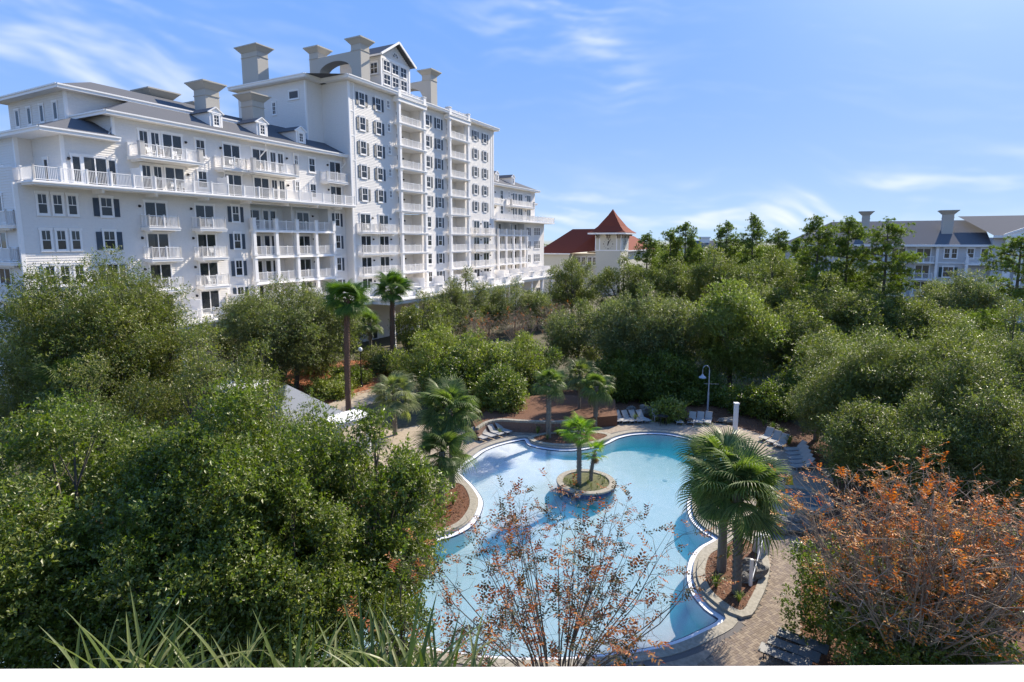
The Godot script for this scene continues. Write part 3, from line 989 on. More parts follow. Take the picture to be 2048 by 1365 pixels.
# ------------------------------------------------------------------ the hotel
func build_hotel() -> void:
	var o := thing("resort_hotel", "long white clapboard hotel with a tall middle block and rows of balconies", "hotel")
	o.transform = Transform3D(Basis(UX, Vector3.UP, NX), ORG)
	var I := Transform3D()
	var sh := "shutter"
	# ---- near wing, front wall with two storeys of recessed porches
	var holes := [[42.75, 54.3, 15.3, 18.15], [42.75, 54.3, 12.35, 15.0], [42.75, 54.3, 9.4, 12.05], [42.75, 54.3, 6.45, 9.1]]
	siding(o, I, 21.6, 57.4, 0.0, 18.6, holes, M.siding)
	siding(o, I, 25.1, 29.2, 18.6, 22.9, [], M.siding)
	siding(o, I, 29.2, 57.4, 18.6, 25.1, [], M.siding)
	siding(o, side_xf(21.6, 0), -16.0, 0.0, 0.0, 19.9, [], M.siding)
	siding(o, side_xf(25.1, 0), -5.0, 0.0, 18.6, 22.9, [], M.siding)
	siding(o, Transform3D(Basis(), Vector3(0, 0, -5.0)), 23.9, 25.1, 18.6, 22.9, [], M.siding)
	siding(o, side_xf(23.9, 0), -16.0, -5.0, 18.6, 23.2, [], M.siding)
	siding(o, side_xf(29.2, 0), -16.0, 0.0, 22.0, 25.2, [], M.siding)
	block(o, "corner_board", M.trim, 21.48, 0, -.15, 21.78, 18.6, .06)
	block(o, "corner_board", M.trim, 25.0, 18.75, -.12, 25.26, 22.9, .06)
	block(o, "corner_board", M.trim, 29.08, 22.9, -.12, 29.34, 25.0, .06)
	block(o, "corner_board", M.trim, 23.8, 18.75, -5.15, 24.1, 22.9, -4.94)
	block(o, "flat_roof", M.trim, 21.6, 18.45, -16, 29, 18.6, 0)
	block(o, "parapet_cap", M.trim, 21.45, 19.9, -16, 21.85, 20.05, -2.1)
	# upper rear box with louvred openings
	siding(o, side_xf(28.0, 0), -15.8, -5.0, 23.0, 27.7, [], M.siding)
	siding(o, Transform3D(Basis(), Vector3(0, 0, -5.0)), 28.0, 46.0, 24.0, 27.7, [], M.siding)
	block(o, "corner_board", M.trim, 27.9, 24.5, -5.12, 28.16, 27.6, -4.94)
	for k in 4:
		var a: float = [-14.4, -12.0, -9.6, -7.1][k]
		opening(o, a, 25.2, .62, 1.5, "plain", side_xf(28.0, 0), "", "room_backing")
	# roofs of the near wing
	var b := MB.new()
	var e0 := 25.32
	poly3(b, [Vector3(28.3, e0, .85), Vector3(57.4, e0, .85), Vector3(57.4, 29.1, -7.5), Vector3(36.4, 29.1, -7.5)])
	poly3(b, [Vector3(28.3, e0, -16), Vector3(28.3, e0, .85), Vector3(36.4, 29.1, -7.5), Vector3(36.4, 29.1, -8.2)])
	poly3(b, [Vector3(57.4, 29.1, -7.5), Vector3(57.4, e0, -16.4), Vector3(28.3, e0, -16.4), Vector3(36.4, 29.1, -7.5)])
	part("roof", b.mesh(), M.shingle, o)
	b = MB.new()
	poly3(b, [Vector3(23.3, 23.1, .85), Vector3(29.2, 23.1, .85), Vector3(29.2, 24.85, -3.2), Vector3(27.4, 24.85, -3.2)])
	poly3(b, [Vector3(23.3, 23.1, -16), Vector3(23.3, 23.1, .85), Vector3(27.4, 24.85, -3.2), Vector3(27.4, 24.85, -16)])
	b.quad(Vector3(27.4, 24.85, -3.2), Vector3(29.2, 24.85, -3.2), Vector3(29.2, 24.85, -5), Vector3(27.4, 24.85, -5))
	part("roof", b.mesh(), M.shingle, o)
	b = MB.new()
	poly3(b, [Vector3(27.1, 27.85, -4.1), Vector3(47.0, 27.85, -4.1), Vector3(43.0, 29.9, -9.5), Vector3(32.5, 29.9, -9.5)])
	poly3(b, [Vector3(27.1, 27.85, -16.6), Vector3(27.1, 27.85, -4.1), Vector3(32.5, 29.9, -9.5), Vector3(32.5, 29.9, -11)])
	poly3(b, [Vector3(47.0, 27.85, -16.6), Vector3(27.1, 27.85, -16.6), Vector3(32.5, 29.9, -11), Vector3(43.0, 29.9, -9.5)])
	part("roof", b.mesh(), M.shingle, o)
	b = MB.new()
	eave(b, Vector3(28.25, e0, .88), Vector3(57.4, e0, .88)); eave(b, Vector3(28.25, e0, -16), Vector3(28.25, e0, .88))
	eave(b, Vector3(23.25, 23.1, .88), Vector3(29.3, 23.1, .88)); eave(b, Vector3(23.25, 23.1, -16), Vector3(23.25, 23.1, .88))
	eave(b, Vector3(27.05, 27.85, -4.1), Vector3(47.0, 27.85, -4.1)); eave(b, Vector3(27.05, 27.85, -16.6), Vector3(27.05, 27.85, -4.1))
	part("fascia", b.mesh(), M.trim, o)
	b = MB.new()
	b.quad(Vector3(28.25, e0 - .32, 0), Vector3(57.4, e0 - .32, 0), Vector3(57.4, e0 - .32, .88), Vector3(28.25, e0 - .32, .88))
	b.quad(Vector3(23.25, 22.78, -16), Vector3(29.3, 22.78, -16), Vector3(29.3, 22.78, .88), Vector3(23.25, 22.78, .88))
	b.quad(Vector3(27.05, 27.55, -16.6), Vector3(47.0, 27.55, -16.6), Vector3(47.0, 27.55, -4.1), Vector3(27.05, 27.55, -4.1))
	part("soffit", b.mesh(), M.trim, o)
	for p in [[29.05, 24.9, .2], [44.6, 24.9, .85], [57.0, 24.9, .85]]:
		b = MB.new()
		b.tube([Vector3(p[0], p[1] + .2, p[2]), Vector3(p[0], p[1] - .7, p[2]), Vector3(p[0] - .3, p[1] - 1.5, .1)], [.06, .06, .06], 6)
		part("downpipe", b.mesh(), M.trim, o)
	for d in [[39.1, -.75], [44.75, -.7], [50.35, -.7]]:
		dormer(o, d[0], d[1], 26.0, 1.42)
	chimney(o, 41.2, -4.2, 1.65, 2.0, 26.5, 31.45)
	chimney(o, 47.15, -4.2, 1.65, 2.0, 26.5, 31.5)
	chimney(o, 38.6, -9.8, 2.4, 2.2, 27.0, 30.75)
	chimney(o, 45.5, -12.5, 1.6, 1.8, 27.0, 31.0)
	# windows and doors of the near wing
	for y in [16.22, 13.28, 10.33, 7.38]:
		for k in 3:
			opening(o, 22.96 + k * 1.06, y, .66, 1.60, "hung")
	for y in [16.22, 13.28, 10.33, 7.38]:
		opening(o, 27.58, y, .92, 1.60, "hung", I, sh)
		opening(o, 40.44, y - .1, .80, 1.66, "hung", I, sh)
		opening(o, 55.5, y - .25, .78, 1.72, "hung", I, sh)
	for y in [15.3, 12.35, 9.4]:
		for u in [31.32, 36.28]:
			opening(o, u, y + .06, 1.98, 2.3, "door")
			lamp_on_wall(o, u - .5, y + 1.95, .03)
			balcony(o, u - .5, u + 2.45, y, 0, 1.4)
	for u in [31.32, 36.2]:
		opening(o, u, 6.5, 1.98, 2.3, "door")
		lamp_on_wall(o, u - .5, 8.4, .03)
	# sixth and seventh storeys
	opening(o, 25.7, 19.0, .62, 2.15, "plain"); opening(o, 26.55, 18.8, 1.8, 2.4, "door", I, "", "room_curtain"); opening(o, 28.5, 19.0, .6, 2.15, "plain")
	lamp_on_wall(o, 25.45, 20.9, .03)
	opening(o, -3.1, 18.75, .62, 2.2, "plain", side_xf(25.1, 0), "", "room_backing")
	for y in [18.72, 21.85]:
		for u in [31.35, 32.4]:
			opening(o, u, y, .78, 2.35, "hung")
		opening(o, 33.5, y, 1.85, 2.4, "door")
		lamp_on_wall(o, 35.75, y + 1.9, .03)
		opening(o, 36.85, y + .75, .92, 1.62, "hung")
		opening(o, 39.85, y, 1.95, 2.4, "door")
		lamp_on_wall(o, 39.5, y + 1.9, .03)
		opening(o, 43.4, y, 1.95, 2.4, "door")
		for u in [45.75, 46.8]:
			opening(o, u, y, .78, 2.35, "hung")
		lamp_on_wall(o, 48.05, y + 1.9, .03)
		opening(o, 49.25, y + 1.35, .5, 1.1, "four")
		opening(o, 51.5, y + .75, .92, 1.62, "hung")
		opening(o, 54.9, y, 1.9, 2.4, "door")
		lamp_on_wall(o, 54.5, y + 1.9, .03)
	balcony(o, 30.15, 36.1, 21.68, 0, 2.2, .42)
	balcony(o, 38.7, 41.7, 21.68, 0, 1.4)
	balcony(o, 41.75, 47.95, 21.68, 0, 2.2, .42)
	balcony(o, 53.2, 56.9, 21.68, 0, 1.3)
	# the long balcony
	b = MB.new()
	b.box(22.0, 18.4, -2.0, 57.3, 18.72, 2.1)
	b.box(21.9, 18.55, -2.0, 57.3, 18.66, 2.2)
	var lb := node("balcony", o)
	part("slab", b.mesh(), M.trim, lb)
	part("railing", rail_mesh([Vector3(22.1, 18.72, -2.0), Vector3(22.1, 18.72, 2.0), Vector3(57.25, 18.72, 2.0)], 1.12, .13, .12, 1.9), M.trim, lb)
	for u in [27.0, 31.5, 36.6, 41.5, 46.5, 51.0, 55.0]:
		block(lb, "bracket", M.trim, u, 18.1, 0, u + .18, 18.4, 1.7)
	for u in [30.3, 38.9]:
		var scr := MB.new()
		scr.box(u, 18.72, .1, u + .06, 20.6, 1.7)
		scr.box(u - .05, 18.72, 1.62, u + .11, 20.75, 1.78)
		part("privacy_screen", scr.mesh(), M.trim, o)
	# recessed porches
	for k in 4:
		var y: float = [15.3, 12.35, 9.4, 6.45][k]
		var top: float = [18.15, 15.0, 12.05, 9.1][k]
		var p := node("porch", o)
		siding(p, Transform3D(Basis(), Vector3(0, 0, -1.6)), 42.75, 54.3, y, top, [], M.siding, "back_wall")
		for u in [42.6, 48.42, 54.3]:
			block(p, "side_wall", M.siding, u, y, -1.6, u + .16, top, 0)
		b = MB.new()
		b.box(42.4, y - .3, -1.6, 54.65, y, .75)
		part("slab", b.mesh(), M.trim, p)
		part("railing", rail_mesh([Vector3(42.5, y, .1), Vector3(42.5, y, .65), Vector3(54.5, y, .65), Vector3(54.5, y, .1)], 1.05, .08, .12, 1.45), M.trim, p)
		for u in [42.5, 45.5, 48.5, 51.5, 54.5]:
			b = MB.new()
			if k == 0:
				b.box(u - .22, y, .42, u + .22, y + 1.22, .86)
				b.box(u - .26, y + 1.22, .38, u + .26, y + 1.29, .90)
			else:
				b.box(u - .19, y, .45, u + .19, top, .83)
				b.box(u - .24, y, .40, u + .24, y + .25, .88)
			part("column", b.mesh(), M.trim, p)
		if k == 0:
			block(p, "ceiling", M.trim, 42.6, 18.15, -1.6, 54.46, 18.39, .3)
		if k > 0:
			block(p, "beam", M.trim, 42.35, top, .4, 54.7, top + .02, .9)
		for u in [43.2, 50.6]:
			opening(p, u, y + .04, 1.9, 2.25, "door", Transform3D(Basis(), Vector3(0, 0, -1.6)))
		for u in [45.6, 46.6, 49.2]:
			opening(p, u, y + .04, .75, 2.25, "plain", Transform3D(Basis(), Vector3(0, 0, -1.6)))
		lamp_on_wall(p, 53.1, y + 1.9, -1.58)
	# balconies on the shaded end wall
	for y in [15.3, 12.35, 9.4, 6.45]:
		opening(o, -4.2, y + .05, 1.9, 2.3, "door", side_xf(21.6, 0))
		balcony(o, 20.9, 21.6, y, -5.2, -.3)
	build_tower(o)
	build_far_wing(o)
	build_terrace(o)

func build_tower(o: Node3D) -> void:
	var I := Transform3D(Basis(), Vector3(0, 0, 1.4))
	var sh := "shutter"
	var floors := [6.45, 9.4, 12.35, 15.3, 18.55, 21.6, 24.75, 27.9, 31.1]
	var holes := []
	for f in floors:
		for s in [[67.0, 72.6], [80.0, 85.4]]:
			holes.append([s[0], s[1], f, f + 2.85])
	siding(o, I, 57.4, 95.8, 0.0, 34.75, holes, M.siding)
	siding(o, side_xf(57.4, 0), -3.3, 1.4, 0.0, 34.75, [], M.siding)
	siding(o, Transform3D(Basis(), Vector3(0, 0, -3.3)), 54.6, 57.4, 24.0, 34.75, [], M.siding)
	siding(o, side_xf(54.6, 0), -16.5, -3.3, 24.0, 34.75, [], M.siding)
	block(o, "corner_board", M.trim, 57.3, 0, 1.3, 57.62, 34.7, 1.47)
	block(o, "corner_board", M.trim, 58.2, 18.9, 1.3, 58.42, 34.7, 1.46)
	block(o, "corner_board", M.trim, 94.7, 18.0, 1.3, 94.95, 34.7, 1.46)
	block(o, "corner_board", M.trim, 95.55, 0, 1.3, 95.88, 34.7, 1.47)
	block(o, "corner_board", M.trim, 54.5, 25.0, -3.42, 54.76, 34.7, -3.24)
	for y in [24.6, 27.75, 30.95]:
		block(o, "panel_rail", M.trim, 57.62, y, 1.38, 58.2, y + .16, 1.455)
	block(o, "rear_wall", M.siding, 95.8, 0, -16.5, 95.86, 34.75, 1.38)
	# roof, eaves
	var b := MB.new()
	var y := 35.2
	poly3(b, [Vector3(56.5, y, 2.3), Vector3(96.6, y, 2.3), Vector3(86, 36.9, -6.5), Vector3(66, 36.9, -6.5)])
	poly3(b, [Vector3(53.7, y, -17.3), Vector3(53.7, y, -2.4), Vector3(66, 36.9, -6.5), Vector3(66, 36.9, -9)])
	poly3(b, [Vector3(53.7, y, -2.4), Vector3(56.5, y, -2.4), Vector3(56.5, y, 2.3), Vector3(66, 36.9, -6.5)])
	poly3(b, [Vector3(96.6, y, 2.3), Vector3(96.6, y, -17.3), Vector3(86, 36.9, -9), Vector3(86, 36.9, -6.5)])
	poly3(b, [Vector3(96.6, y, -17.3), Vector3(53.7, y, -17.3), Vector3(66, 36.9, -9), Vector3(86, 36.9, -9)])
	poly3(b, [Vector3(66, 36.9, -6.5), Vector3(86, 36.9, -6.5), Vector3(86, 36.9, -9), Vector3(66, 36.9, -9)])
	part("roof", b.mesh(), M.shingle, o)
	b = MB.new()
	eave(b, Vector3(56.5, y, 2.3), Vector3(96.6, y, 2.3)); eave(b, Vector3(56.5, y, -2.4), Vector3(56.5, y, 2.3)); eave(b, Vector3(53.7, y, -2.4), Vector3(56.5, y, -2.4)); eave(b, Vector3(53.7, y, -17.3), Vector3(53.7, y, -2.4)); eave(b, Vector3(96.6, y, 2.3), Vector3(96.6, y, -17.3))
	part("fascia", b.mesh(), M.trim, o)
	b = MB.new()
	b.box(56.5, y - .42, -2.4, 96.6, y - .34, 2.3); b.box(53.7, y - .42, -17.3, 57.0, y - .345, -2.4)
	part("soffit", b.mesh(), M.trim, o)
	# openings on the shaded end
	opening(o, -6.3, 32.6, 1.7, .95, "plain", side_xf(54.6, 0), "", "room_shade")
	opening(o, -9.6, 31.0, .62, 1.5, "grid", side_xf(54.6, 0), "", "room_backing")
	# window columns, five upper storeys
	for f in [31.1, 27.9, 24.75, 21.6, 18.55]:
		for u in [59.3, 62.58, 77.1, 88.6, 92.0]:
			opening(o, u, f + .98, 1.02, 1.62, "hung", I, sh)
		opening(o, 74.1, f + .98, .98, 1.62, "hung", I, "")
		part("shutter", cached("lone_shutter", func(q): q.box(0, 0, 0, .46, 1.7, .045)), M.shutter, o, Transform3D(Basis(), Vector3(75.25, f + .93, 1.44)))
		opening(o, 65.0, f + 1.75, .5, .95, "four", I)
	for f in [15.3, 12.35, 9.4, 6.45]:
		for u in [74.1, 77.1]:
			opening(o, u, f + .95, .98, 1.62, "hung", I, sh if u > 75 else "")
		for u in [58.75, 62.55, 88.3, 91.8]:
			opening(o, u, f + .05, 1.95, 2.3, "door", I)
			lamp_on_wall(o, u + 2.4, f + 1.9, 1.43)
		for s in [[58.0, 61.6], [61.7, 65.4], [87.3, 91.0], [91.1, 94.8]]:
			balcony(o, s[0], s[1], f, 1.4, 2.45)
	# the two stacks of porches
	for s in [[66.4, 73.0], [79.4, 85.8]]:
		var u0: float = s[0]
		var u1: float = s[1]
		for f in floors:
			var p := node("porch", o)
			siding(p, Transform3D(Basis(), Vector3(0, 0, -.5)), u0 + .6, u1 - .4, f, f + 2.85, [], M.siding, "back_wall")
			for u in [u0 + .45, u1 - .42]:
				block(p, "side_wall", M.siding, u, f, -.5, u + .16, f + 2.85, 1.4)
			b = MB.new()
			b.box(u0, f - .32, -.5, u1, f, 2.4)
			b.box(u0 - .08, f - .14, 1.4, u1 + .08, f - .04, 2.48)
			part("slab", b.mesh(), M.trim, p)
			for u in [u0 + .12, u1 - .57]:
				b = MB.new()
				b.box(u, f, 1.9, u + .45, f + 2.88, 2.35)
				b.box(u - .05, f, 1.85, u + .5, f + .35, 2.4)
				b.box(u - .05, f + 2.7, 1.85, u + .5, f + 2.88, 2.4)
				part("column", b.mesh(), M.trim, p)
			part("railing", rail_mesh([Vector3(u0 + .6, f, 2.2), Vector3(u1 - .6, f, 2.2)], 1.05, .08, .11, 1.35), M.trim, p)
			part("railing", rail_mesh([Vector3(u0 + .3, f, 1.45), Vector3(u0 + .3, f, 1.9)], 1.05, .05, .11, 1.35), M.trim, p)
			opening(p, u0 + 1.6, f + .04, 1.9, 2.2, "door", Transform3D(Basis(), Vector3(0, 0, -.5)))
			lamp_on_wall(p, u0 + 4.2, f + 1.85, -.48)
		var c := node("roof_terrace", o)
		b = MB.new()
		b.box(u0 - .1, 33.95, -.5, u1 + .1, 34.5, 2.5)
		b.box(u0 - .2, 34.5, 0, u1 + .2, 34.62, 2.62)
		for u in [u0, u1 - .6]:
			b.box(u, 34.62, 1.6, u + .6, 35.75, 2.45)
			b.box(u - .06, 35.75, 1.54, u + .66, 35.85, 2.51)
		part("parapet", b.mesh(), M.trim, c)
		part("railing", rail_mesh([Vector3(u0 + .5, 34.62, 2.25), Vector3(u1 - .5, 34.62, 2.25)], .95, .10, .11, 1.5), M.trim, c)
	# chimneys, arches and the glazed lantern on the roof
	chimney(o, 55.35, -13.0, 1.75, 3.3, 34.5, 40.75)
	arched_stack(o, 62.7)
	arched_stack(o, 79.2)
	var l := node("roof_lantern", o)
	b = MB.new()
	b.box(66.85, 34.8, -9.0, 73.4, 40.75, -1.0)
	b.box(66.75, 40.45, -9.1, 73.5, 40.8, -.9)
	b.box(66.72, 36.0, -1.06, 67.05, 40.45, -.9); b.box(73.2, 36.0, -1.06, 73.53, 40.45, -.9)
	part("body", b.mesh(), M.trim, l)
	siding(l, Transform3D(Basis(), Vector3(0, 0, -.99)), 66.85, 73.4, 40.8, 43.0, [], M.siding, "gable", 40.8)
	siding(l, side_xf(66.84, 0), -9.0, -1.0, 35.4, 40.4, [], M.siding, "cheek")
	b = MB.new()
	b.quad(Vector3(66.1, 40.75, -.2), Vector3(70.1, 43.35, -.2), Vector3(70.1, 43.35, -9.5), Vector3(66.1, 40.75, -9.5))
	b.quad(Vector3(70.1, 43.35, -.2), Vector3(74.1, 40.75, -.2), Vector3(74.1, 40.75, -9.5), Vector3(70.1, 43.35, -9.5))
	part("roof", b.mesh(), M.shingle, l)
	b = MB.new()
	b.beam(Vector3(66.0, 40.72, -.15), Vector3(70.1, 43.36, -.15), .14, .30); b.beam(Vector3(74.2, 40.72, -.15), Vector3(70.1, 43.36, -.15), .14, .30)
	b.beam(Vector3(66.1, 40.70, -.2), Vector3(66.1, 40.70, -9.5), .14, .22)
	part("bargeboard", b.mesh(), M.trim, l)
	for k in 3:
		for r in 2:
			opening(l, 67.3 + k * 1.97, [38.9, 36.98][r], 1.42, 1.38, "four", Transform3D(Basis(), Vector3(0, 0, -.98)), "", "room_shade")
	opening(l, -2.9, 38.4, 1.3, 1.5, "four", side_xf(66.8, 0), "", "room_backing")
	b = MB.new()
	for k in 12:
		var a0 := PI * k / 12.0
		var a1 := PI * (k + 1) / 12.0
		b.tri(Vector3(70.1, 41.3, -.93), Vector3(70.1 + cos(a0) * .68, 41.3 + sin(a0) * .64, -.93), Vector3(70.1 + cos(a1) * .68, 41.3 + sin(a1) * .64, -.93))
	part("fan_window", b.mesh(), M.room_backing, l)
	b = MB.new()
	for k in 5:
		var a := PI * k / 4.0
		b.beam(Vector3(70.1, 41.3, -.91), Vector3(70.1 + cos(a) * .74, 41.3 + sin(a) * .70, -.91), .05, .06)
	for k in 12:
		b.beam(Vector3(70.1 + cos(PI * k / 12) * .70, 41.3 + sin(PI * k / 12) * .67, -.91), Vector3(70.1 + cos(PI * (k + 1) / 12) * .70, 41.3 + sin(PI * (k + 1) / 12) * .67, -.91), .06, .08)
	part("fan_frame", b.mesh(), M.trim, l)

func build_far_wing(o: Node3D) -> void:
	var I := Transform3D()
	var sh := "shutter"
	siding(o, I, 95.8, 122.6, 0.0, 18.2, [[99.2, 112.1, 15.3, 18.0], [99.2, 112.1, 12.35, 15.0], [99.2, 112.1, 9.4, 12.05], [99.2, 112.1, 6.45, 9.1]], M.siding)
	siding(o, I, 95.8, 117.4, 18.2, 25.1, [], M.siding)
	siding(o, Transform3D(Basis(), Vector3(0, 0, -3.0)), 117.4, 122.3, 18.2, 22.7, [], M.siding)
	block(o, "end_wall", M.siding, 117.3, 18.2, -14, 117.4, 25.1, 0)
	block(o, "end_wall", M.siding, 122.5, 0, -14, 122.6, 18.2, 0)
	var b := MB.new()
	poly3(b, [Vector3(95.8, 25.3, .85), Vector3(118.4, 25.3, .85), Vector3(111, 28.6, -6.6), Vector3(95.8, 28.6, -6.6)])
	poly3(b, [Vector3(118.4, 25.3, .85), Vector3(118.4, 25.3, -14), Vector3(111, 28.6, -7), Vector3(111, 28.6, -6.6)])
	poly3(b, [Vector3(117.4, 22.9, -2.2), Vector3(123.6, 22.9, -2.2), Vector3(120, 24.6, -6), Vector3(117.4, 24.6, -6)])
	part("roof", b.mesh(), M.shingle, o)
	b = MB.new()
	eave(b, Vector3(95.9, 25.3, .88), Vector3(118.4, 25.3, .88)); eave(b, Vector3(118.4, 25.3, .88), Vector3(118.4, 25.3, -14)); eave(b, Vector3(117.4, 22.9, -2.2), Vector3(123.6, 22.9, -2.2))
	b.box(95.9, 24.94, 0, 118.4, 25.0, .88); b.box(117.4, 22.5, -9, 123.6, 22.58, -2.2)
	part("fascia", b.mesh(), M.trim, o)
	dormer(o, 100.3, -.75, 26.0, 1.4)
	dormer(o, 107.4, -.75, 26.0, 1.4)
	for y in [15.3, 12.3, 9.25, 6.2]:
		for k in 3:
			opening(o, 117.1 + k * 1.12, y, .80, 1.72, "hung")
		opening(o, 113.75, y, .85, 1.7, "hung", I, sh)
	for y in [21.75, 18.7]:
		opening(o, 101.0, y + .7, 1.15, 1.72, "hung")
		opening(o, 104.5, y + 1.3, .5, 1.1, "four")
		for u in [106.4, 107.5]:
			opening(o, u, y, .85, 2.3, "plain")
		opening(o, 109.0, y, 2.0, 2.3, "door")
		opening(o, 113.2, y, 1.9, 2.3, "door")
		for u in [98.7, 105.9, 112.5]:
			lamp_on_wall(o, u, y + 1.9, .03)
	balcony(o, 103.2, 114.4, 21.35, 0, 1.5, .35)
	balcony(o, 96.2, 99.4, 21.35, 0, 1.3)
	b = MB.new()
	b.box(95.9, 18.0, -3, 124.4, 18.3, 2.0)
	var lb := node("balcony", o)
	part("slab", b.mesh(), M.trim, lb)
	part("railing", rail_mesh([Vector3(96.0, 18.3, 1.9), Vector3(124.2, 18.3, 1.9), Vector3(124.2, 18.3, -3)], 1.1, .12, .12, 1.7), M.trim, lb)
	for k in 4:
		var y: float = [15.3, 12.35, 9.4, 6.45][k]
		var top: float = [18.0, 15.0, 12.05, 9.1][k]
		var p := node("porch", o)
		siding(p, Transform3D(Basis(), Vector3(0, 0, -1.6)), 99.2, 112.1, y, top, [], M.siding, "back_wall")
		for u in [99.05, 105.6, 112.1]:
			block(p, "side_wall", M.siding, u, y, -1.6, u + .15, top, 0)
		b = MB.new()
		b.box(98.9, y - .3, -1.6, 112.4, y, .75)
		part("slab", b.mesh(), M.trim, p)
		part("railing", rail_mesh([Vector3(99.0, y, .65), Vector3(112.3, y, .65)], 1.05, .09, .12, 1.6), M.trim, p)
		for u in [99.1, 102.35, 105.65, 108.95, 112.2]:
			b = MB.new()
			b.box(u - .19, y, .45, u + .19, (top if k > 0 else y + 1.2), .83)
			part("column", b.mesh(), M.trim, p)
		if k == 0:
			block(p, "ceiling", M.trim, 99.05, 17.85, -1.6, 112.25, 17.99, .2)
		for u in [100.2, 107.2]:
			opening(p, u, y + .04, 1.9, 2.25, "door", Transform3D(Basis(), Vector3(0, 0, -1.6)))
		for u in [103.2, 110.4]:
			opening(p, u, y + .04, .8, 2.25, "plain", Transform3D(Basis(), Vector3(0, 0, -1.6)))

func build_terrace(o: Node3D) -> void:
	# ground-floor arcade that carries the first-floor terrace
	for s in [[26.0, 57.3, 4.4], [57.4, 95.7, 8.0], [95.8, 121.0, 5.0]]:
		var p := node("terrace", o)
		var b := MB.new()
		b.box(s[0], 5.75, 0.1, s[1], 6.42, s[2])
		b.box(s[0] - .15, 6.1, 0.1, s[1], 6.3, s[2] + .18)
		b.box(s[0] - .1, 5.6, 0.1, s[1], 5.75, s[2] - .1)
		part("deck", b.mesh(), M.trim, p)
		var gates := []
		var u: float = s[0] + .4
		while u < s[1]:
			b = MB.new()
			b.lathe([[.40, 0], [.40, .25], [.33, .3], [.31, 4.9], [.27, 5.1], [.36, 5.3], [.36, 5.6]], 12, Vector3(u, 0, s[2] - .6))
			part("column", b.mesh(), M.trim, p)
			gates.append(u)
			u += 5.2
		for g in gates:
			b = MB.new()
			b.box(g - .45, 6.42, s[2] - .9, g + .45, 7.55, s[2] - .05)
			b.box(g - .55, 7.55, s[2] - 1.0, g + .55, 7.68, s[2] + .05)
			part("pier", b.mesh(), M.trim, p)
		part("railing", rail_mesh([Vector3(s[0] + .2, 6.42, s[2] - .4), Vector3(s[1] - .1, 6.42, s[2] - .4)], 1.05, .09, .12, 1.7), M.trim, p)
		for g in gates:
			block(p, "privacy_screen", M.trim, g + 2.4, 6.42, .1, g + 2.5, 8.3, 3.2)
		for g in gates:
			opening(p, g + 1.6, .1, 2.0, 2.9, "door", Transform3D(Basis(), Vector3(0, 0, .02 if s[0] != 57.4 else 1.42)))


# ------------------------------------------------------------------ other buildings
func flat_bar(b: MB, p: Vector3, q: Vector3, w: float) -> void:      # a thin bar lying in a wall's plane
	var d := (q - p).normalized()
	var s := Vector3(-d.y, d.x, 0) * w * .5
	var t := Vector3(0, 0, .03)
	b.quad(p - s + t, q - s + t, q + s + t, p + s + t)
	b.quad(p - s, q - s, q - s + t, p - s + t); b.quad(q + s, p + s, p + s + t, q + s + t)

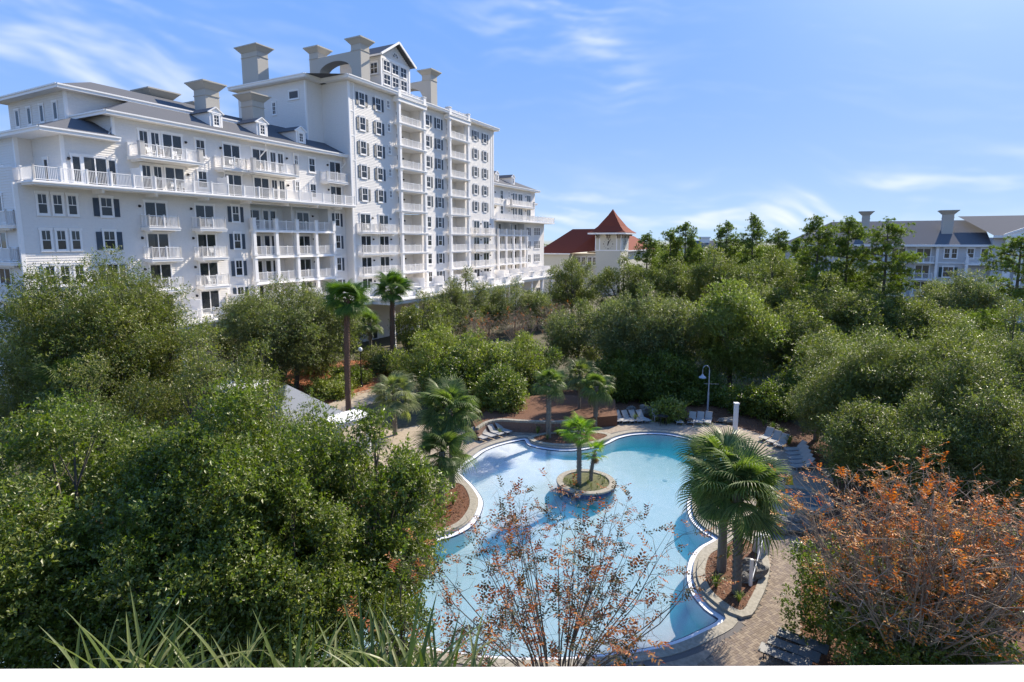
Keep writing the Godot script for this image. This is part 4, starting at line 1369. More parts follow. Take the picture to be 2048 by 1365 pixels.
func build_clock_tower() -> void:
	var c := P3(1241.6, 500, 145.0)
	var o := thing("clock_tower_building", "cream building with a red roof and a square clock tower beyond the oaks", "building", Vector3(c.x, 0, c.z))
	o.transform = Transform3D(Basis(UX, Vector3.UP, NX), Vector3(c.x, 0, c.z))
	var w := 6.8
	var t := node("clock_tower", o)
	var b := MB.new()
	b.box(0, 0, -w, w, 16.1, 0)
	part("shaft", b.mesh(), M.cream, t)
	b = MB.new()
	b.box(-.08, 11.45, -w - .08, w + .08, 11.7, .08)
	for z in [-w - .03, -w + 1.1, -1.1, .03]:
		b.box(-.05, 11.7, z - .12, 0, 15.6, z + .12)
	for x in [0.0, 1.2, w - 1.2, w]:
		b.box(x - .12, 11.7, 0, x + .12, 15.6, .05)
	part("trim_band", b.mesh(), M.trim, t)
	b = MB.new()
	var m := w * .5
	var prof := [[m + 1.75, 16.15], [m + .75, 16.75], [m - .35, 17.8], [m - 1.4, 19.3], [m - 2.4, 20.7], [.0, 22.4]]
	for i in prof.size() - 1:
		var r0: float = prof[i][0]; var y0: float = prof[i][1]; var r1: float = prof[i + 1][0]; var y1: float = prof[i + 1][1]
		var lo := [Vector3(m - r0, y0, -m + r0), Vector3(m + r0, y0, -m + r0), Vector3(m + r0, y0, -m - r0), Vector3(m - r0, y0, -m - r0)]
		var hi := [Vector3(m - r1, y1, -m + r1), Vector3(m + r1, y1, -m + r1), Vector3(m + r1, y1, -m - r1), Vector3(m - r1, y1, -m - r1)]
		for k in 4:
			if r1 > .01:
				b.quad(lo[k], lo[(k + 1) % 4], hi[(k + 1) % 4], hi[k])
			else:
				b.tri(lo[k], lo[(k + 1) % 4], hi[k])
	part("roof", b.mesh(), M.shingle_red, t)
	b = MB.new()
	b.box(m - 5.1, 15.75, -m - 5.1, m + 5.1, 16.15, -m + 5.1)
	part("fascia", b.mesh(), M.trim, t)
	b = MB.new()
	for z in [-w + .3, -w + .9, -m - .3, -m + .3, -.9, -.3]:
		b.box(-1.1, 15.35, z - .12, 0, 15.75, z + .12); b.box(-.35, 14.7, z - .12, 0, 15.35, z + .12)
	for x in [.3, .9, m - .3, m + .3, w - .9, w - .3]:
		b.box(x - .12, 15.35, 0, x + .12, 15.75, 1.1); b.box(x - .12, 14.7, 0, x + .12, 15.35, .35)
	part("bracket", b.mesh(), M.wicker, t)
	for f in [side_xf(0, -m), Transform3D(Basis(), Vector3(m, 0, 0))]:
		var face := node("clock_face", t, f * Transform3D(Basis(), Vector3(0, 13.25, .03)))
		b = MB.new()
		for k in 12:
			var a := TAU * k / 12.0
			var big := k % 3 == 0
			var p := Vector3(sin(a) * 1.12, cos(a) * 1.12, 0)
			var q := Vector3(sin(a) * (1.38 if big else 1.30), cos(a) * (1.38 if big else 1.30), 0)
			flat_bar(b, p, q, .24 if big else .10)
		part("hour_mark", b.mesh(), M.black_metal, face)
		b = MB.new()
		flat_bar(b, Vector3(-.12, -.42, .03), Vector3(.09, .72, .03), .22)
		part("hour_hand", b.mesh(), M.black_metal, face)
		b = MB.new()
		flat_bar(b, Vector3(-.08, -.15, .05), Vector3(.58, 1.18, .05), .13)
		part("minute_hand", b.mesh(), M.black_metal, face)
	# main body on the left and a long wing on the right
	b = MB.new()
	b.box(1.5, 0, -22.5, 16, 10.7, -w)
	b.box(-2.0, 0, -22.5, 1.5, 10.6, -13.5)
	b.box(16, 0, -34, 30, 12.5, -20)
	b.box(8, 0, -12, 38, 11.4, -1.2)
	part("wall", b.mesh(), M.cream, o)
	b = MB.new()
	poly3(b, [Vector3(-2.6, 10.75, -23.2), Vector3(-2.6, 10.75, -13.0), Vector3(5.5, 17.3, -11.5), Vector3(5.5, 17.3, -15.5)])
	poly3(b, [Vector3(-2.6, 10.75, -13.0), Vector3(.6, 11.5, -w), Vector3(5.5, 17.3, -w), Vector3(5.5, 17.3, -11.5)])
	poly3(b, [Vector3(17, 10.75, -23.2), Vector3(-2.6, 10.75, -23.2), Vector3(5.5, 17.3, -15.5), Vector3(9.5, 17.3, -15.5)])
	poly3(b, [Vector3(5.5, 17.3, -15.5), Vector3(5.5, 17.3, -w), Vector3(9.5, 17.3, -w), Vector3(9.5, 17.3, -15.5)])
	poly3(b, [Vector3(6.8, 11.5, -.4), Vector3(39, 11.5, -.4), Vector3(36, 15.6, -6.6), Vector3(6.8, 15.6, -6.6)])
	part("roof", b.mesh(), M.shingle_red, o)
	b = MB.new()
	b.beam(Vector3(-2.6, 10.6, -23.2), Vector3(-2.6, 10.6, -13.0), .2, .3); b.beam(Vector3(.6, 11.35, -13.0), Vector3(.6, 11.35, -w), .2, .3); b.beam(Vector3(6.8, 11.35, -.4), Vector3(39, 11.35, -.4), .2, .3)
	part("fascia", b.mesh(), M.trim, o)
	for z in [-12.6, -11.2, -9.4, -8.0]:
		opening(o, z, 7.6, 1.05, 2.1, "grid", side_xf(1.46, 0), "", "room_backing")
	for x in [8.6, 11.8]:
		var d := node("dormer", o, Transform3D(Basis(), Vector3(x, 12.6, -1.9)))
		b = MB.new()
		b.box(0, -.6, -4, 1.5, 2.1, 0)
		part("front", b.mesh(), M.trim, d)
		b = MB.new()
		b.quad(Vector3(-.2, 2.1, .2), Vector3(.75, 3.0, .2), Vector3(.75, 3.0, -4.5), Vector3(-.2, 2.1, -4.5)); b.quad(Vector3(.75, 3.0, .2), Vector3(1.7, 2.1, .2), Vector3(1.7, 2.1, -4.5), Vector3(.75, 3.0, -4.5))
		part("roof", b.mesh(), M.shingle_red, d)
		opening(d, .35, .2, .8, 1.5, "plain", Transform3D(), "", "room_shade")
	# a lower villa roof far behind
	var h := P3(1416, 480, 210.0)
	var v := thing("villa", "distant villa with brown roof and a square white roof turret between the pines", "house", Vector3(h.x, 0, h.z))
	b = MB.new()
	b.box(-9, 0, -8, 9, 11.6, 0)
	part("wall", b.mesh(), M.trim, v)
	b = MB.new()
	poly3(b, [Vector3(-9.6, 11.4, .6), Vector3(9.6, 11.4, .6), Vector3(4, 14.2, -4), Vector3(-4, 14.2, -4)])
	b.tri(Vector3(-9.6, 11.4, -8.6), Vector3(-9.6, 11.4, .6), Vector3(-4, 14.2, -4)); b.tri(Vector3(9.6, 11.4, .6), Vector3(9.6, 11.4, -8.6), Vector3(4, 14.2, -4))
	part("roof", b.mesh(), M.shingle, v)
	b = MB.new()
	b.box(-1.6, 12.6, -5.2, 1.6, 15.2, -2.6); b.box(-1.9, 15.2, -5.5, 1.9, 15.6, -2.3)
	part("turret", b.mesh(), M.trim, v)

func build_right_block() -> void:
	var o := thing("apartment_block", "grey clapboard apartment block with slate roof and two flared chimneys behind the pines", "building")
	o.transform = Transform3D(Basis(UX, Vector3.UP, NX), ORG)
	var X := side_xf(126, 0)
	siding(o, X, 52, 76.7, 0, 13.2, [], M.grey_siding)
	siding(o, side_xf(125.4, 0), 76.7, 84.2, 0, 13.2, [], M.grey_siding)
	siding(o, side_xf(124.2, 0), 84.2, 110, 0, 14.6, [], M.grey_siding)
	block(o, "corner_board", M.trim, 125.3, 0, 76.5, 126.05, 13.0, 76.9)
	block(o, "end_wall", M.grey_siding, 124.2, 0, 84.15, 140, 14.6, 84.3)
	block(o, "string_course", M.trim, 125.28, 10.0, 76.9, 125.4, 10.18, 84.2)
	var b := MB.new()
	poly3(b, [Vector3(124.9, 13.35, 51), Vector3(124.9, 13.35, 84.2), Vector3(133.5, 17.9, 84.2), Vector3(133.5, 17.9, 60)])
	poly3(b, [Vector3(142, 13.35, 51), Vector3(124.9, 13.35, 51), Vector3(133.5, 17.9, 60), Vector3(133.5, 17.9, 60.2)])
	poly3(b, [Vector3(123.4, 14.9, 84.0), Vector3(123.4, 14.9, 112), Vector3(133, 18.6, 112), Vector3(133, 18.6, 80.5)])
	poly3(b, [Vector3(133.5, 17.9, 84.2), Vector3(142, 13.35, 84.2), Vector3(142, 13.35, 51), Vector3(133.5, 17.9, 60)])
	part("roof", b.mesh(), M.shingle, o)
	b = MB.new()
	b.box(124.75, 13.0, 51, 124.95, 13.38, 84.1); b.box(124.9, 12.95, 51, 126, 13.0, 84.1)
	b.box(123.2, 14.55, 83.9, 123.45, 14.95, 112); b.box(123.4, 14.5, 84, 125, 14.55, 112)
	part("fascia", b.mesh(), M.trim, o)
	# pediment on paired pilasters
	b = MB.new()
	b.tri(Vector3(123.3, 14.9, 85.6), Vector3(123.3, 14.9, 99.6), Vector3(123.3, 18.0, 92.6))
	b.beam(Vector3(123.15, 15.0, 85.2), Vector3(123.15, 18.2, 92.6), .3, .3); b.beam(Vector3(123.15, 15.0, 100), Vector3(123.15, 18.2, 92.6), .3, .3); b.beam(Vector3(123.15, 14.75, 85.2), Vector3(123.15, 14.75, 100), .35, .35)
	part("pediment", b.mesh(), M.trim, o)
	for z in [85.7, 87.2, 92, 97]:
		b = MB.new()
		b.box(123.7, 0, z, 124.18, 13.9, z + 1.0); b.box(123.6, 13.9, z - .1, 124.18, 14.5, z + 1.1)
		part("pilaster", b.mesh(), M.trim, o)
	for y in [10.2, 7.15, 4.1]:
		for z in [73.7, 66.5, 69.9]:
			opening(o, z, y + .05, 2.1, 2.4, "door", X)
			var p := node("balcony", o)
			b = MB.new()
			b.box(124.7, y - .25, z - .55, 126, y, z + 2.6)
			part("slab", b.mesh(), M.trim, p)
			part("railing", rail_mesh([Vector3(126, y, z - .5), Vector3(124.8, y, z - .5), Vector3(124.8, y, z + 2.55), Vector3(126, y, z + 2.55)], 1.08, .08, .12, 1.5), M.trim, p)
	for z in [77.7, 78.75]:
		opening(o, z, 10.95, .78, 1.72, "hung", side_xf(125.4, 0))
	opening(o, 80.95, 10.95, .95, 1.72, "hung", side_xf(125.4, 0))
	opening(o, 82.9, 10.25, 1.0, 2.4, "plain", side_xf(125.4, 0), "", "room_backing")
	opening(o, 77.75, 7.6, 1.5, 1.8, "hung", side_xf(125.4, 0), "shutter_green")
	opening(o, 77.75, 4.6, 1.5, 1.8, "hung", side_xf(125.4, 0), "shutter_green")
	var q := node("balcony", o)
	b = MB.new()
	b.box(123.9, 9.8, 80.6, 125.3, 10.1, 84.3)
	part("slab", b.mesh(), M.trim, q)
	part("railing", rail_mesh([Vector3(124.0, 10.1, 80.9), Vector3(124.0, 10.1, 84.2)], 1.05, .08, .12, 1.5), M.trim, q)
	b = MB.new()
	b.lathe([[.26, 6.0], [.24, 9.8]], 12, Vector3(124.1, 0, 80.8)); b.lathe([[.26, 10.1], [.22, 11.2], [.30, 11.25], [.30, 11.35], [.12, 11.4], [.16, 11.6], [0, 11.7]], 12, Vector3(124.1, 0, 80.8))
	part("post", b.mesh(), M.trim, q)
	chimney(o, 128.6, 66.2, 1.3, 1.25, 14, 19.7)
	chimney(o, 128.6, 79.2, 1.4, 1.6, 14, 19.6)


# ------------------------------------------------------------------ small things round the pool
func lounger_at(foot: Vector3, way: Vector3, label: String, group: String, flat := false) -> void:
	way = way.normalized()
	var key := "flat" if flat else "raised"
	if not mesh_cache.has("lounger_" + key):
		var b := MB.new()
		for x in [-.31, .31]:
			b.beam(Vector3(x, .31, .05), Vector3(x, .31, 1.93), .045, .05)
		b.beam(Vector3(-.31, .31, .07), Vector3(.31, .31, .07), .04, .045); b.beam(Vector3(-.31, .31, 1.92), Vector3(.31, .31, 1.92), .04, .045); b.beam(Vector3(-.31, .31, .72), Vector3(.31, .31, .72), .04, .04)
		mesh_cache["lounger_frame"] = b.mesh()
		b = MB.new()
		b.stick(-.022, 0, -.022, .022, .30, .022)
		mesh_cache["lounger_leg"] = b.mesh()
		b = MB.new()
		var n := 6
		for i in n:
			var t0 := i / float(n); var t1 := (i + 1) / float(n)
			var f := func(t): return .345 - .035 * sin(PI * t)
			b.quad(Vector3(-.29, f.call(t1), .74 + 1.18 * t1), Vector3(.29, f.call(t1), .74 + 1.18 * t1), Vector3(.29, f.call(t0), .74 + 1.18 * t0), Vector3(-.29, f.call(t0), .74 + 1.18 * t0))
			b.quad(Vector3(-.29, f.call(t0) - .012, .74 + 1.18 * t0), Vector3(.29, f.call(t0) - .012, .74 + 1.18 * t0), Vector3(.29, f.call(t1) - .012, .74 + 1.18 * t1), Vector3(-.29, f.call(t1) - .012, .74 + 1.18 * t1))
		mesh_cache["lounger_seat"] = b.mesh()
		for k in 2:
			b = MB.new()
			var tip := Vector3(0, .95, .24) if k == 0 else Vector3(0, .345, -.02)
			var hinge := Vector3(0, .345, .73)
			b.beam(hinge, tip, .58, .014)
			for x in [-.31, .31]:
				b.beam(hinge + Vector3(x, 0, 0), tip + Vector3(x, 0, 0), .04, .045)
			b.beam(tip + Vector3(-.33, 0, 0), tip + Vector3(.33, 0, 0), .045, .045)
			mesh_cache["lounger_back_" + ["raised", "flat"][k]] = b.mesh()
		mesh_cache["lounger_raised"] = true
		mesh_cache["lounger_flat"] = true
	var o := thing("sun_lounger", label, "sun lounger", foot - way * 1.93 * .78 + Vector3(0, .004, 0), group)
	o.transform.basis = Basis(Vector3.UP, atan2(way.x, way.z)).scaled(Vector3.ONE * .78)
	part("frame", mesh_cache["lounger_frame"], M.grey_metal if not flat else M.black_metal, o)
	for p in [[-.29, .2], [.29, .2], [-.29, 1.7], [.29, 1.7]]:
		part("leg", mesh_cache["lounger_leg"], M.grey_metal if not flat else M.black_metal, o, Transform3D(Basis(), Vector3(p[0], 0, p[1])))
	part("seat", mesh_cache["lounger_seat"], M.sling if not flat else M.sling_wet, o)
	part("backrest", mesh_cache["lounger_back_" + key], M.sling if not flat else M.sling_wet, o)

func patio_chair(at: Vector3, turn: float, m: Material, label: String, group: String) -> void:
	var o := thing("patio_chair", label, "chair", at, group)
	o.rotation.y = turn
	part("seat", cached("pc_seat", func(b): b.box(-.25, .42, -.24, .25, .45, .26)), m, o)
	part("backrest", cached("pc_back", func(b):
		b.beam(Vector3(-.23, .45, -.24), Vector3(-.23, .92, -.36), .04, .04); b.beam(Vector3(.23, .45, -.24), Vector3(.23, .92, -.36), .04, .04)
		for k in 5:
			b.beam(Vector3(-.23, .52 + k * .09, -.258 - k * .023), Vector3(.23, .52 + k * .09, -.258 - k * .023), .02, .055)), m, o)
	part("armrest", cached("pc_arm", func(b):
		for x in [-.27, .27]:
			b.beam(Vector3(x, .64, -.27), Vector3(x, .64, .22), .045, .03); b.stick(x - .015, .0, .19, x + .015, .63, .22)), m, o)
	for p in [[-.23, -.2], [.23, -.2], [-.23, .22], [.23, .22]]:
		part("leg", cached("pc_leg", func(b): b.stick(-.018, 0, -.018, .018, .42, .018)), m, o, Transform3D(Basis(), Vector3(p[0], 0, p[1])))

func hotel_point(u: float, y: float, z: float) -> Vector3:
	return ORG + UX * u + Vector3(0, y, 0) + NX * z

func boulder(px: float, py: float, size: Vector3, seed_at: int, label: String, h := 0.0) -> void:
	var g := G(px, py, h)
	var o := thing("boulder", label, "rock", g)
	var f := FastNoiseLite.new()
	f.seed = seed_at
	f.frequency = 0.9
	f.fractal_octaves = 4
	var b := MB.new()
	var n := 22
	var pts := []
	for i in n / 2 + 1:
		var row := []
		for k in n:
			var a := TAU * k / n
			var e := PI * i / (n / 2.0)
			var d := Vector3(sin(e) * cos(a), cos(e), sin(e) * sin(a))
			var r := 1.0 + .55 * f.get_noise_3d(d.x * 1.2, d.y * 1.2, d.z * 1.2) + .18 * f.get_noise_3d(d.x * 5, d.y * 5, d.z * 5)
			row.append(d * r * size + Vector3(0, size.y * .55, 0))
		pts.append(row)
	for i in n / 2:
		for k in n:
			b.quad(pts[i][k], pts[i][(k + 1) % n], pts[i + 1][(k + 1) % n], pts[i + 1][k])
	part("stone", b.mesh(), M.rock, o)

func build_small_things() -> void:
	var grp := "grey sling loungers round the pool"
	for i in 6:
		lounger_at(G(1222 + i * 15.2, 850 - i * .3), Vector3(.42, 0, .9), "grey sling lounger in the row of six beside the mulch bed", grp)
	for i in 3:
		lounger_at(G(1381 + i * 16.5, 852), Vector3(-.42, 0, .9), "grey sling lounger in the row of three in front of the hooked lamp pole", grp)
	lounger_at(G(1361, 852), Vector3(0.02, 0, 1), "grey sling lounger standing alone between the small table and the row of three", grp)
	for i in 4:
		lounger_at(G(1020 - i * 16, 871 + i * 4.2), Vector3(.75, 0, .7), "grey sling lounger in the row by the curved brick wall", grp)
	for i in 3:
		lounger_at(G(1524 + i * 15, 884 + i * 7), Vector3(-.75, 0, .66), "grey sling lounger next to the grass tufts beside the deep end", grp)
	for i in 5:
		lounger_at(G(1572 + i * 3, 906 + i * 8.5), Vector3(-1, 0, .12), "grey sling lounger in the close row half under the big oak", grp)
	for i in 3:
		lounger_at(G(1555 - i * 18, 1277 + i * 15, .33), Vector3(-.80, 0, -.60), "dark wet lounger lying flat on the herringbone paving", "flat loungers on the herringbone paving", true)
	# table with a chair behind it
	var tp := G(1325, 850)
	var t := thing("patio_table", "small dark round table beside the lone lounger", "table", tp)
	part("top", cached("pt_top", func(b): b.lathe([[0, .70], [.42, .70], [.42, .73], [0, .73]], 20)), M.black_metal, t)
	for k in 4:
		part("leg", cached("pt_leg", func(b): b.stick(-.018, 0, -.018, .018, .70, .018)), M.black_metal, t, Transform3D(Basis(), Vector3(cos(k * PI / 2 + .8) * .32, 0, sin(k * PI / 2 + .8) * .32)))
	patio_chair(tp + Vector3(-.25, 0, -.85), 0.15, M.sling, "grey patio chair drawn up to the small round table", "")
	var st := thing("side_table", "low grey side table between the loungers and the lone chair", "table", G(1378, 849))
	part("top", cached("st_top", func(b): b.box(-.25, .40, -.25, .25, .44, .25)), M.black_metal, st)
	for p in [[-.2, -.2], [.2, -.2], [-.2, .2], [.2, .2]]:
		part("leg", cached("st_leg", func(b): b.stick(-.02, 0, -.02, .02, .40, .02)), M.black_metal, st, Transform3D(Basis(), Vector3(p[0], 0, p[1])))
	# lamp pole with a hooked neck
	var base := G(1415, 832)
	var top := P3(1417, 731, -base.z).y
	var lp := thing("lamp_pole", "tall grey lamp pole with a hooked neck and bell shade behind the loungers", "lamp", base)
	var b := MB.new()
	b.tube([Vector3(0, 0, 0), Vector3(0, 2.0, 0)], [.075, .07], 10); b.tube([Vector3(0, 2.0, 0), Vector3(0, top - .35, 0)], [.05, .042], 10)
	b.lathe([[.12, 0], [.12, .05], [.07, .1]], 10)
	part("pole", b.mesh(), M.grey_metal, lp)
	b = MB.new()
	var arc := []
	var rr := []
	for k in 9:
		var a := PI * k / 8.0
		arc.append(Vector3(-.27 + .27 * cos(a), top - .35 + .33 * sin(a), 0)); rr.append(.028)
	arc.append(Vector3(-.54, top - .75, 0)); rr.append(.028)
	b.tube(arc, rr, 8)
	b.beam(Vector3(-.4, top - 1.5, 0), Vector3(.8, top - 1.55, 0), .02, .02)
	part("neck", b.mesh(), M.grey_metal, lp)
	b = MB.new()
	b.lathe([[.30, top - 1.02], [.26, top - .95], [.12, top - .84], [.05, top - .72]], 14, Vector3(-.54, 0, 0))
	part("shade", b.mesh(), M.grey_metal, lp)
	# white square post, black lamp post
	var wp := G(1470, 868)
	var wt := P3(1472, 806, -wp.z).y
	var w := thing("white_post", "white square post with a pale cap rising behind the big palm", "post", wp)
	b = MB.new()
	b.box(-.13, 0, -.13, .13, wt - .1, .13)
	part("shaft", b.mesh(), M.white_plastic, w)
	b = MB.new()
	b.box(-.17, wt - .1, -.17, .17, wt, .17)
	part("cap", b.mesh(), M.white_plastic, w)
	var bl := G(723, 774)
	var bt := P3(723, 698, -bl.z).y
	var k2 := thing("street_lamp", "black garden lamp post with a white globe in the pine straw", "lamp", bl)
	b = MB.new()
	b.lathe([[.16, 0], [.15, .3], [.08, .5], [.06, .9], [.05, bt - .35], [.09, bt - .3]], 10)
	part("post", b.mesh(), M.black_metal, k2)
	b = MB.new()
	b.lathe([[.02, bt - .30], [.18, bt - .2], [.21, bt - .05], [.15, bt + .1], [0, bt + .16]], 14)
	part("globe", b.mesh(), M.white_plastic, k2)
	# curved retaining wall of stacked blocks
	var foot := [G(952, 882), G(972, 868), G(1000, 862), G(1040, 864), G(1080, 866), G(1120, 866), G(1153, 861)]
	var rw := thing("retaining_wall", "low curved brick retaining wall behind the loungers", "wall")
	var curve := Curve3D.new()
	for i in foot.size():
		var dv: Vector3 = (foot[mini(i + 1, foot.size() - 1)] - foot[maxi(i - 1, 0)]) * .17
		curve.add_point(foot[i], -dv, dv)
	var L := curve.get_baked_length()
	var bm := cached("wall_block", func(q): q.box(-.195, 0, -.13, .195, .145, .13))
	for row in 6:
		var s := .2 + (.2 if row % 2 else 0.0)
		while s < L - .2:
			var xf := curve.sample_baked_with_rotation(s)
			part("brick", bm, M.brick if row < 5 else M.coping, rw, Transform3D(Basis(Vector3.UP, atan2(xf.basis.z.x, xf.basis.z.z) + PI / 2).scaled(Vector3(rng.randf_range(.97, 1.0), 1, rng.randf_range(.97, 1.06) * (1.2 if row == 5 else 1.0))), xf.origin + Vector3(0, row * .15, 0)))
			s += .40
	var raised := MB.new()
	var bedp := PackedVector2Array()
	for s in 13:
		var p := curve.sample_baked(L * s / 12.0)
		bedp.append(Vector2(p.x, p.z - .1))
	for q in [G(1235, 832, .8), G(1230, 800, .8), G(1110, 788, .8), G(1000, 800, .8), G(945, 845, .8)]:
		bedp.append(Vector2(q.x, q.z))
	raised.slab(bedp, .82, .85)
	structure("mulch_bed", raised.mesh(), M.mulch)
	# pool-side pavilion and its portico
	var peak := G(572, 769, 5.1)
	var cor := G(692, 827, 3.0)
	var dv := Vector3(cor.x - peak.x, 0, cor.z - peak.z)
	var pv := thing("pavilion", "pool pavilion with a grey shingle hip roof half hidden by the trees", "pavilion", Vector3(peak.x, 0, peak.z))
	var dq := Vector3(-dv.z, 0, dv.x)
	var cs := [dv, dq, -dv, -dq]
	b = MB.new()
	for i in 4:
		b.tri(cs[i] + Vector3(0, 3.0, 0), Vector3(0, 5.1, 0), cs[(i + 1) % 4] + Vector3(0, 3.0, 0))
	part("roof", b.mesh(), M.shingle_pale, pv)
	b = MB.new()
	for i in 4:
		b.beam(cs[i] + Vector3(0, 2.88, 0), cs[(i + 1) % 4] + Vector3(0, 2.88, 0), .12, .24)
	part("fascia", b.mesh(), M.trim, pv)
	b = MB.new()
	for i in 4:
		var p: Vector3 = cs[i] * .86
		var q: Vector3 = cs[(i + 1) % 4] * .86
		b.quad(p, q, q + Vector3(0, 2.9, 0), p + Vector3(0, 2.9, 0))
	part("wall", b.mesh(), M.cream, pv)
	var pa := G(640, 836, 3.1)
	var pb := G(713, 818, 3.1)
	var pr := thing("portico", "white flat-roofed portico on round columns beside the pavilion", "portico", Vector3(pb.x, 0, pb.z))
	var dd := (pa - pb)
	dd.y = 0
	var aw := Vector3(-dd.z, 0, dd.x).normalized() * -1.9
	if aw.z < 0: aw = -aw
	var q4 := [Vector3.ZERO, dd, dd + aw, aw]
	b = MB.new()
	var pg := PackedVector2Array()
	for q in q4:
		pg.append(Vector2(q.x, q.z))
	b.slab(pg, 3.1, .12)
	b.slab(shifted(pg, -.2), 2.98, .3)
	part("roof", b.mesh(), M.trim, pr)
	for q in [aw * .8 + dd * .06, aw * .2 + dd * .06, aw * .8 + dd * .9, aw * .2 + dd * .9]:
		part("column", cached("por_col", func(c): c.lathe([[.22, 0], [.22, .12], [.17, .16], [.15, 2.4], [.21, 2.5], [.21, 2.7]], 14)), M.trim, pr, Transform3D(Basis(), q))
	var ca := G(478, 770, 3.0)
	var cn := thing("canopy", "white flat canopy roof on four posts among the trees", "canopy", Vector3(ca.x, 0, ca.z))
	b = MB.new()
	b.box(-1.6, 2.8, -1.5, 1.6, 3.0, 1.5)
	part("roof", b.mesh(), M.trim, cn)
	for p in [[-1.4, -1.3], [1.4, -1.3], [-1.4, 1.3], [1.4, 1.3]]:
		part("post", cached("can_post", func(c): c.box(-.1, 0, -.1, .1, 2.8, .1)), M.trim, cn, Transform3D(Basis(), Vector3(p[0], 0, p[1])))
	# boulders
	boulder(1507, 1150, Vector3(.55, .40, .42), 3, "dark pitted boulder in the palm bed by the leaning pole", .1)
	boulder(1492, 1162, Vector3(.30, .20, .25), 13, "small pale stone beside the pitted boulder under the palms", .1)
	boulder(1572, 1062, Vector3(.75, .42, .5), 4, "broad grey boulder at the edge of the round spa deck")
	boulder(1600, 1062, Vector3(.45, .45, .45), 8, "upright brown boulder next to the broad grey one by the spa")
	boulder(1290, 830, Vector3(.6, .5, .45), 5, "weathered boulder behind the row of six loungers")
	boulder(1262, 828, Vector3(.38, .42, .36), 6, "pale small boulder peeping over the row of six loungers")
	boulder(1455, 846, Vector3(.7, .25, .4), 7, "flat pale stone in the mulch beside the white post")
	# spa deck with its basin
	var sp := rounded(outline([[1402, 992], [1440, 975], [1520, 962], [1590, 968], [1625, 995], [1600, 1030], [1540, 1052], [1470, 1062], [1420, 1044], [1404, 1020]], .05), 4)
	b = MB.new()
	b.slab(sp, .05, .06)
	structure("spa_deck", b.mesh(), M.sandy_path)
	var sb := thing("spa_basin", "small round spa basin with a stone rim on the tan deck", "spa", G(1603, 1003, .06))
	part("rim", cached("spa_rim", func(q): q.lathe([[1.55, 0], [1.55, .22], [1.15, .22], [1.15, .1]], 36)), M.coping, sb)
	part("water_surface", cached("spa_water", func(q): q.lathe([[1.16, .12], [0, .12]], 36)), M.spa_water, sb)
	# leaning pole on two posts, equipment box
	var pbase := G(1501, 1172, .1)
	var stand := thing("pole_rack", "white rescue pole leaning on two short posts beside the palm bed", "pole", pbase)
	var p2 := G(1518, 1118, .1) - pbase
	b = MB.new()
	b.box(-.055, 0, -.055, .055, 1.15, .055)
	part("post", b.mesh(), M.white_plastic, stand)
	part("post", b.mesh(), M.white_plastic, stand, Transform3D(Basis(), p2))
	b = MB.new()
	var tipw := P3(1534, 1050, -(pbase + p2 * 1.35).z) - pbase
	b.tube([Vector3(.03, .35, .07), tipw], [.02, .02], 8)
	part("pole", b.mesh(), M.white_plastic, stand)
	var eb := thing("equipment_box", "weathered white equipment box standing on the paving behind the leaning pole", "box", G(1522, 1108))
	eb.rotation.y = .5
	part("case", cached("eq_case", func(q): q.box(-.3, 0, -.22, .3, .85, .22)), M.stucco, eb)
	part("lid", cached("eq_lid", func(q): q.box(-.33, .85, -.25, .33, .91, .25)), M.stucco, eb)
	# yellow floor sign and a strip of tape
	var ys := thing("floor_sign", "yellow folding floor sign standing by the spa", "sign", G(1579, 974, .05))
	for s in [1, -1]:
		b = MB.new()
		b.quad(Vector3(-.16, 0, s * .2), Vector3(.16, 0, s * .2), Vector3(.12, .68, s * .02), Vector3(-.12, .68, s * .02))
		b.quad(Vector3(.16, 0, s * .2 - .015), Vector3(-.16, 0, s * .2 - .015), Vector3(-.12, .68, s * .02 - .015), Vector3(.12, .68, s * .02 - .015))
		part("panel", b.mesh(), M.sign_yellow, ys)
	var yt := thing("barrier_tape", "strip of yellow tape lying across the tan spa deck", "tape", G(1535, 1024, .06))
	var ye := G(1574, 1033, .06) - yt.position
	b = MB.new()
	b.beam(Vector3(0, .03, 0), ye * .5 + Vector3(0, .05, .05), .10, .012); b.beam(ye * .5 + Vector3(0, .05, .05), ye + Vector3(0, .02, 0), .10, .012)
	part("ribbon", b.mesh(), M.sign_yellow, yt)
	var hr := thing("pool_handrail", "grey steel handrail at the pool steps below the grassy planter", "handrail", G(806, 1094))
	for x in [0.0, .55]:
		b = MB.new()
		b.tube([Vector3(x, 0, -.25), Vector3(x, .75, -.25), Vector3(x, .85, -.1), Vector3(x, .75, .15), Vector3(x, -.4, .75)], [.022, .022, .022, .022, .022], 8)
		part("rail", b.mesh(), M.grey_metal, hr)
	# chairs and tables on the hotel balconies
	var spots := [[31.7, 21.7, 1.2, .4], [32.4, 21.7, 1.3, -.5], [34.2, 21.7, 1.1, .2], [32.9, 15.33, .8, .5], [37.4, 15.33, .8, -.3], [37.5, 12.38, .8, .2], [37.0, 9.43, .8, .4], [38.0, 9.43, .8, -.4], [43.6, 15.33, -.3, .3], [46.5, 15.33, -.4, -.3], [50.0, 15.33, -.3, .2],
		[40.4, 21.7, .8, .1], [44.0, 21.7, 1.2, .5], [46.6, 21.7, 1.3, -.4], [33.8, 18.75, 1.1, .3], [34.6, 18.75, 1.2, -.5], [60.0, 15.33, 2.0, .2], [63.8, 15.33, 2.0, -.4], [68.6, 15.33, 1.2, .3], [70.4, 9.43, 1.2, .1]]
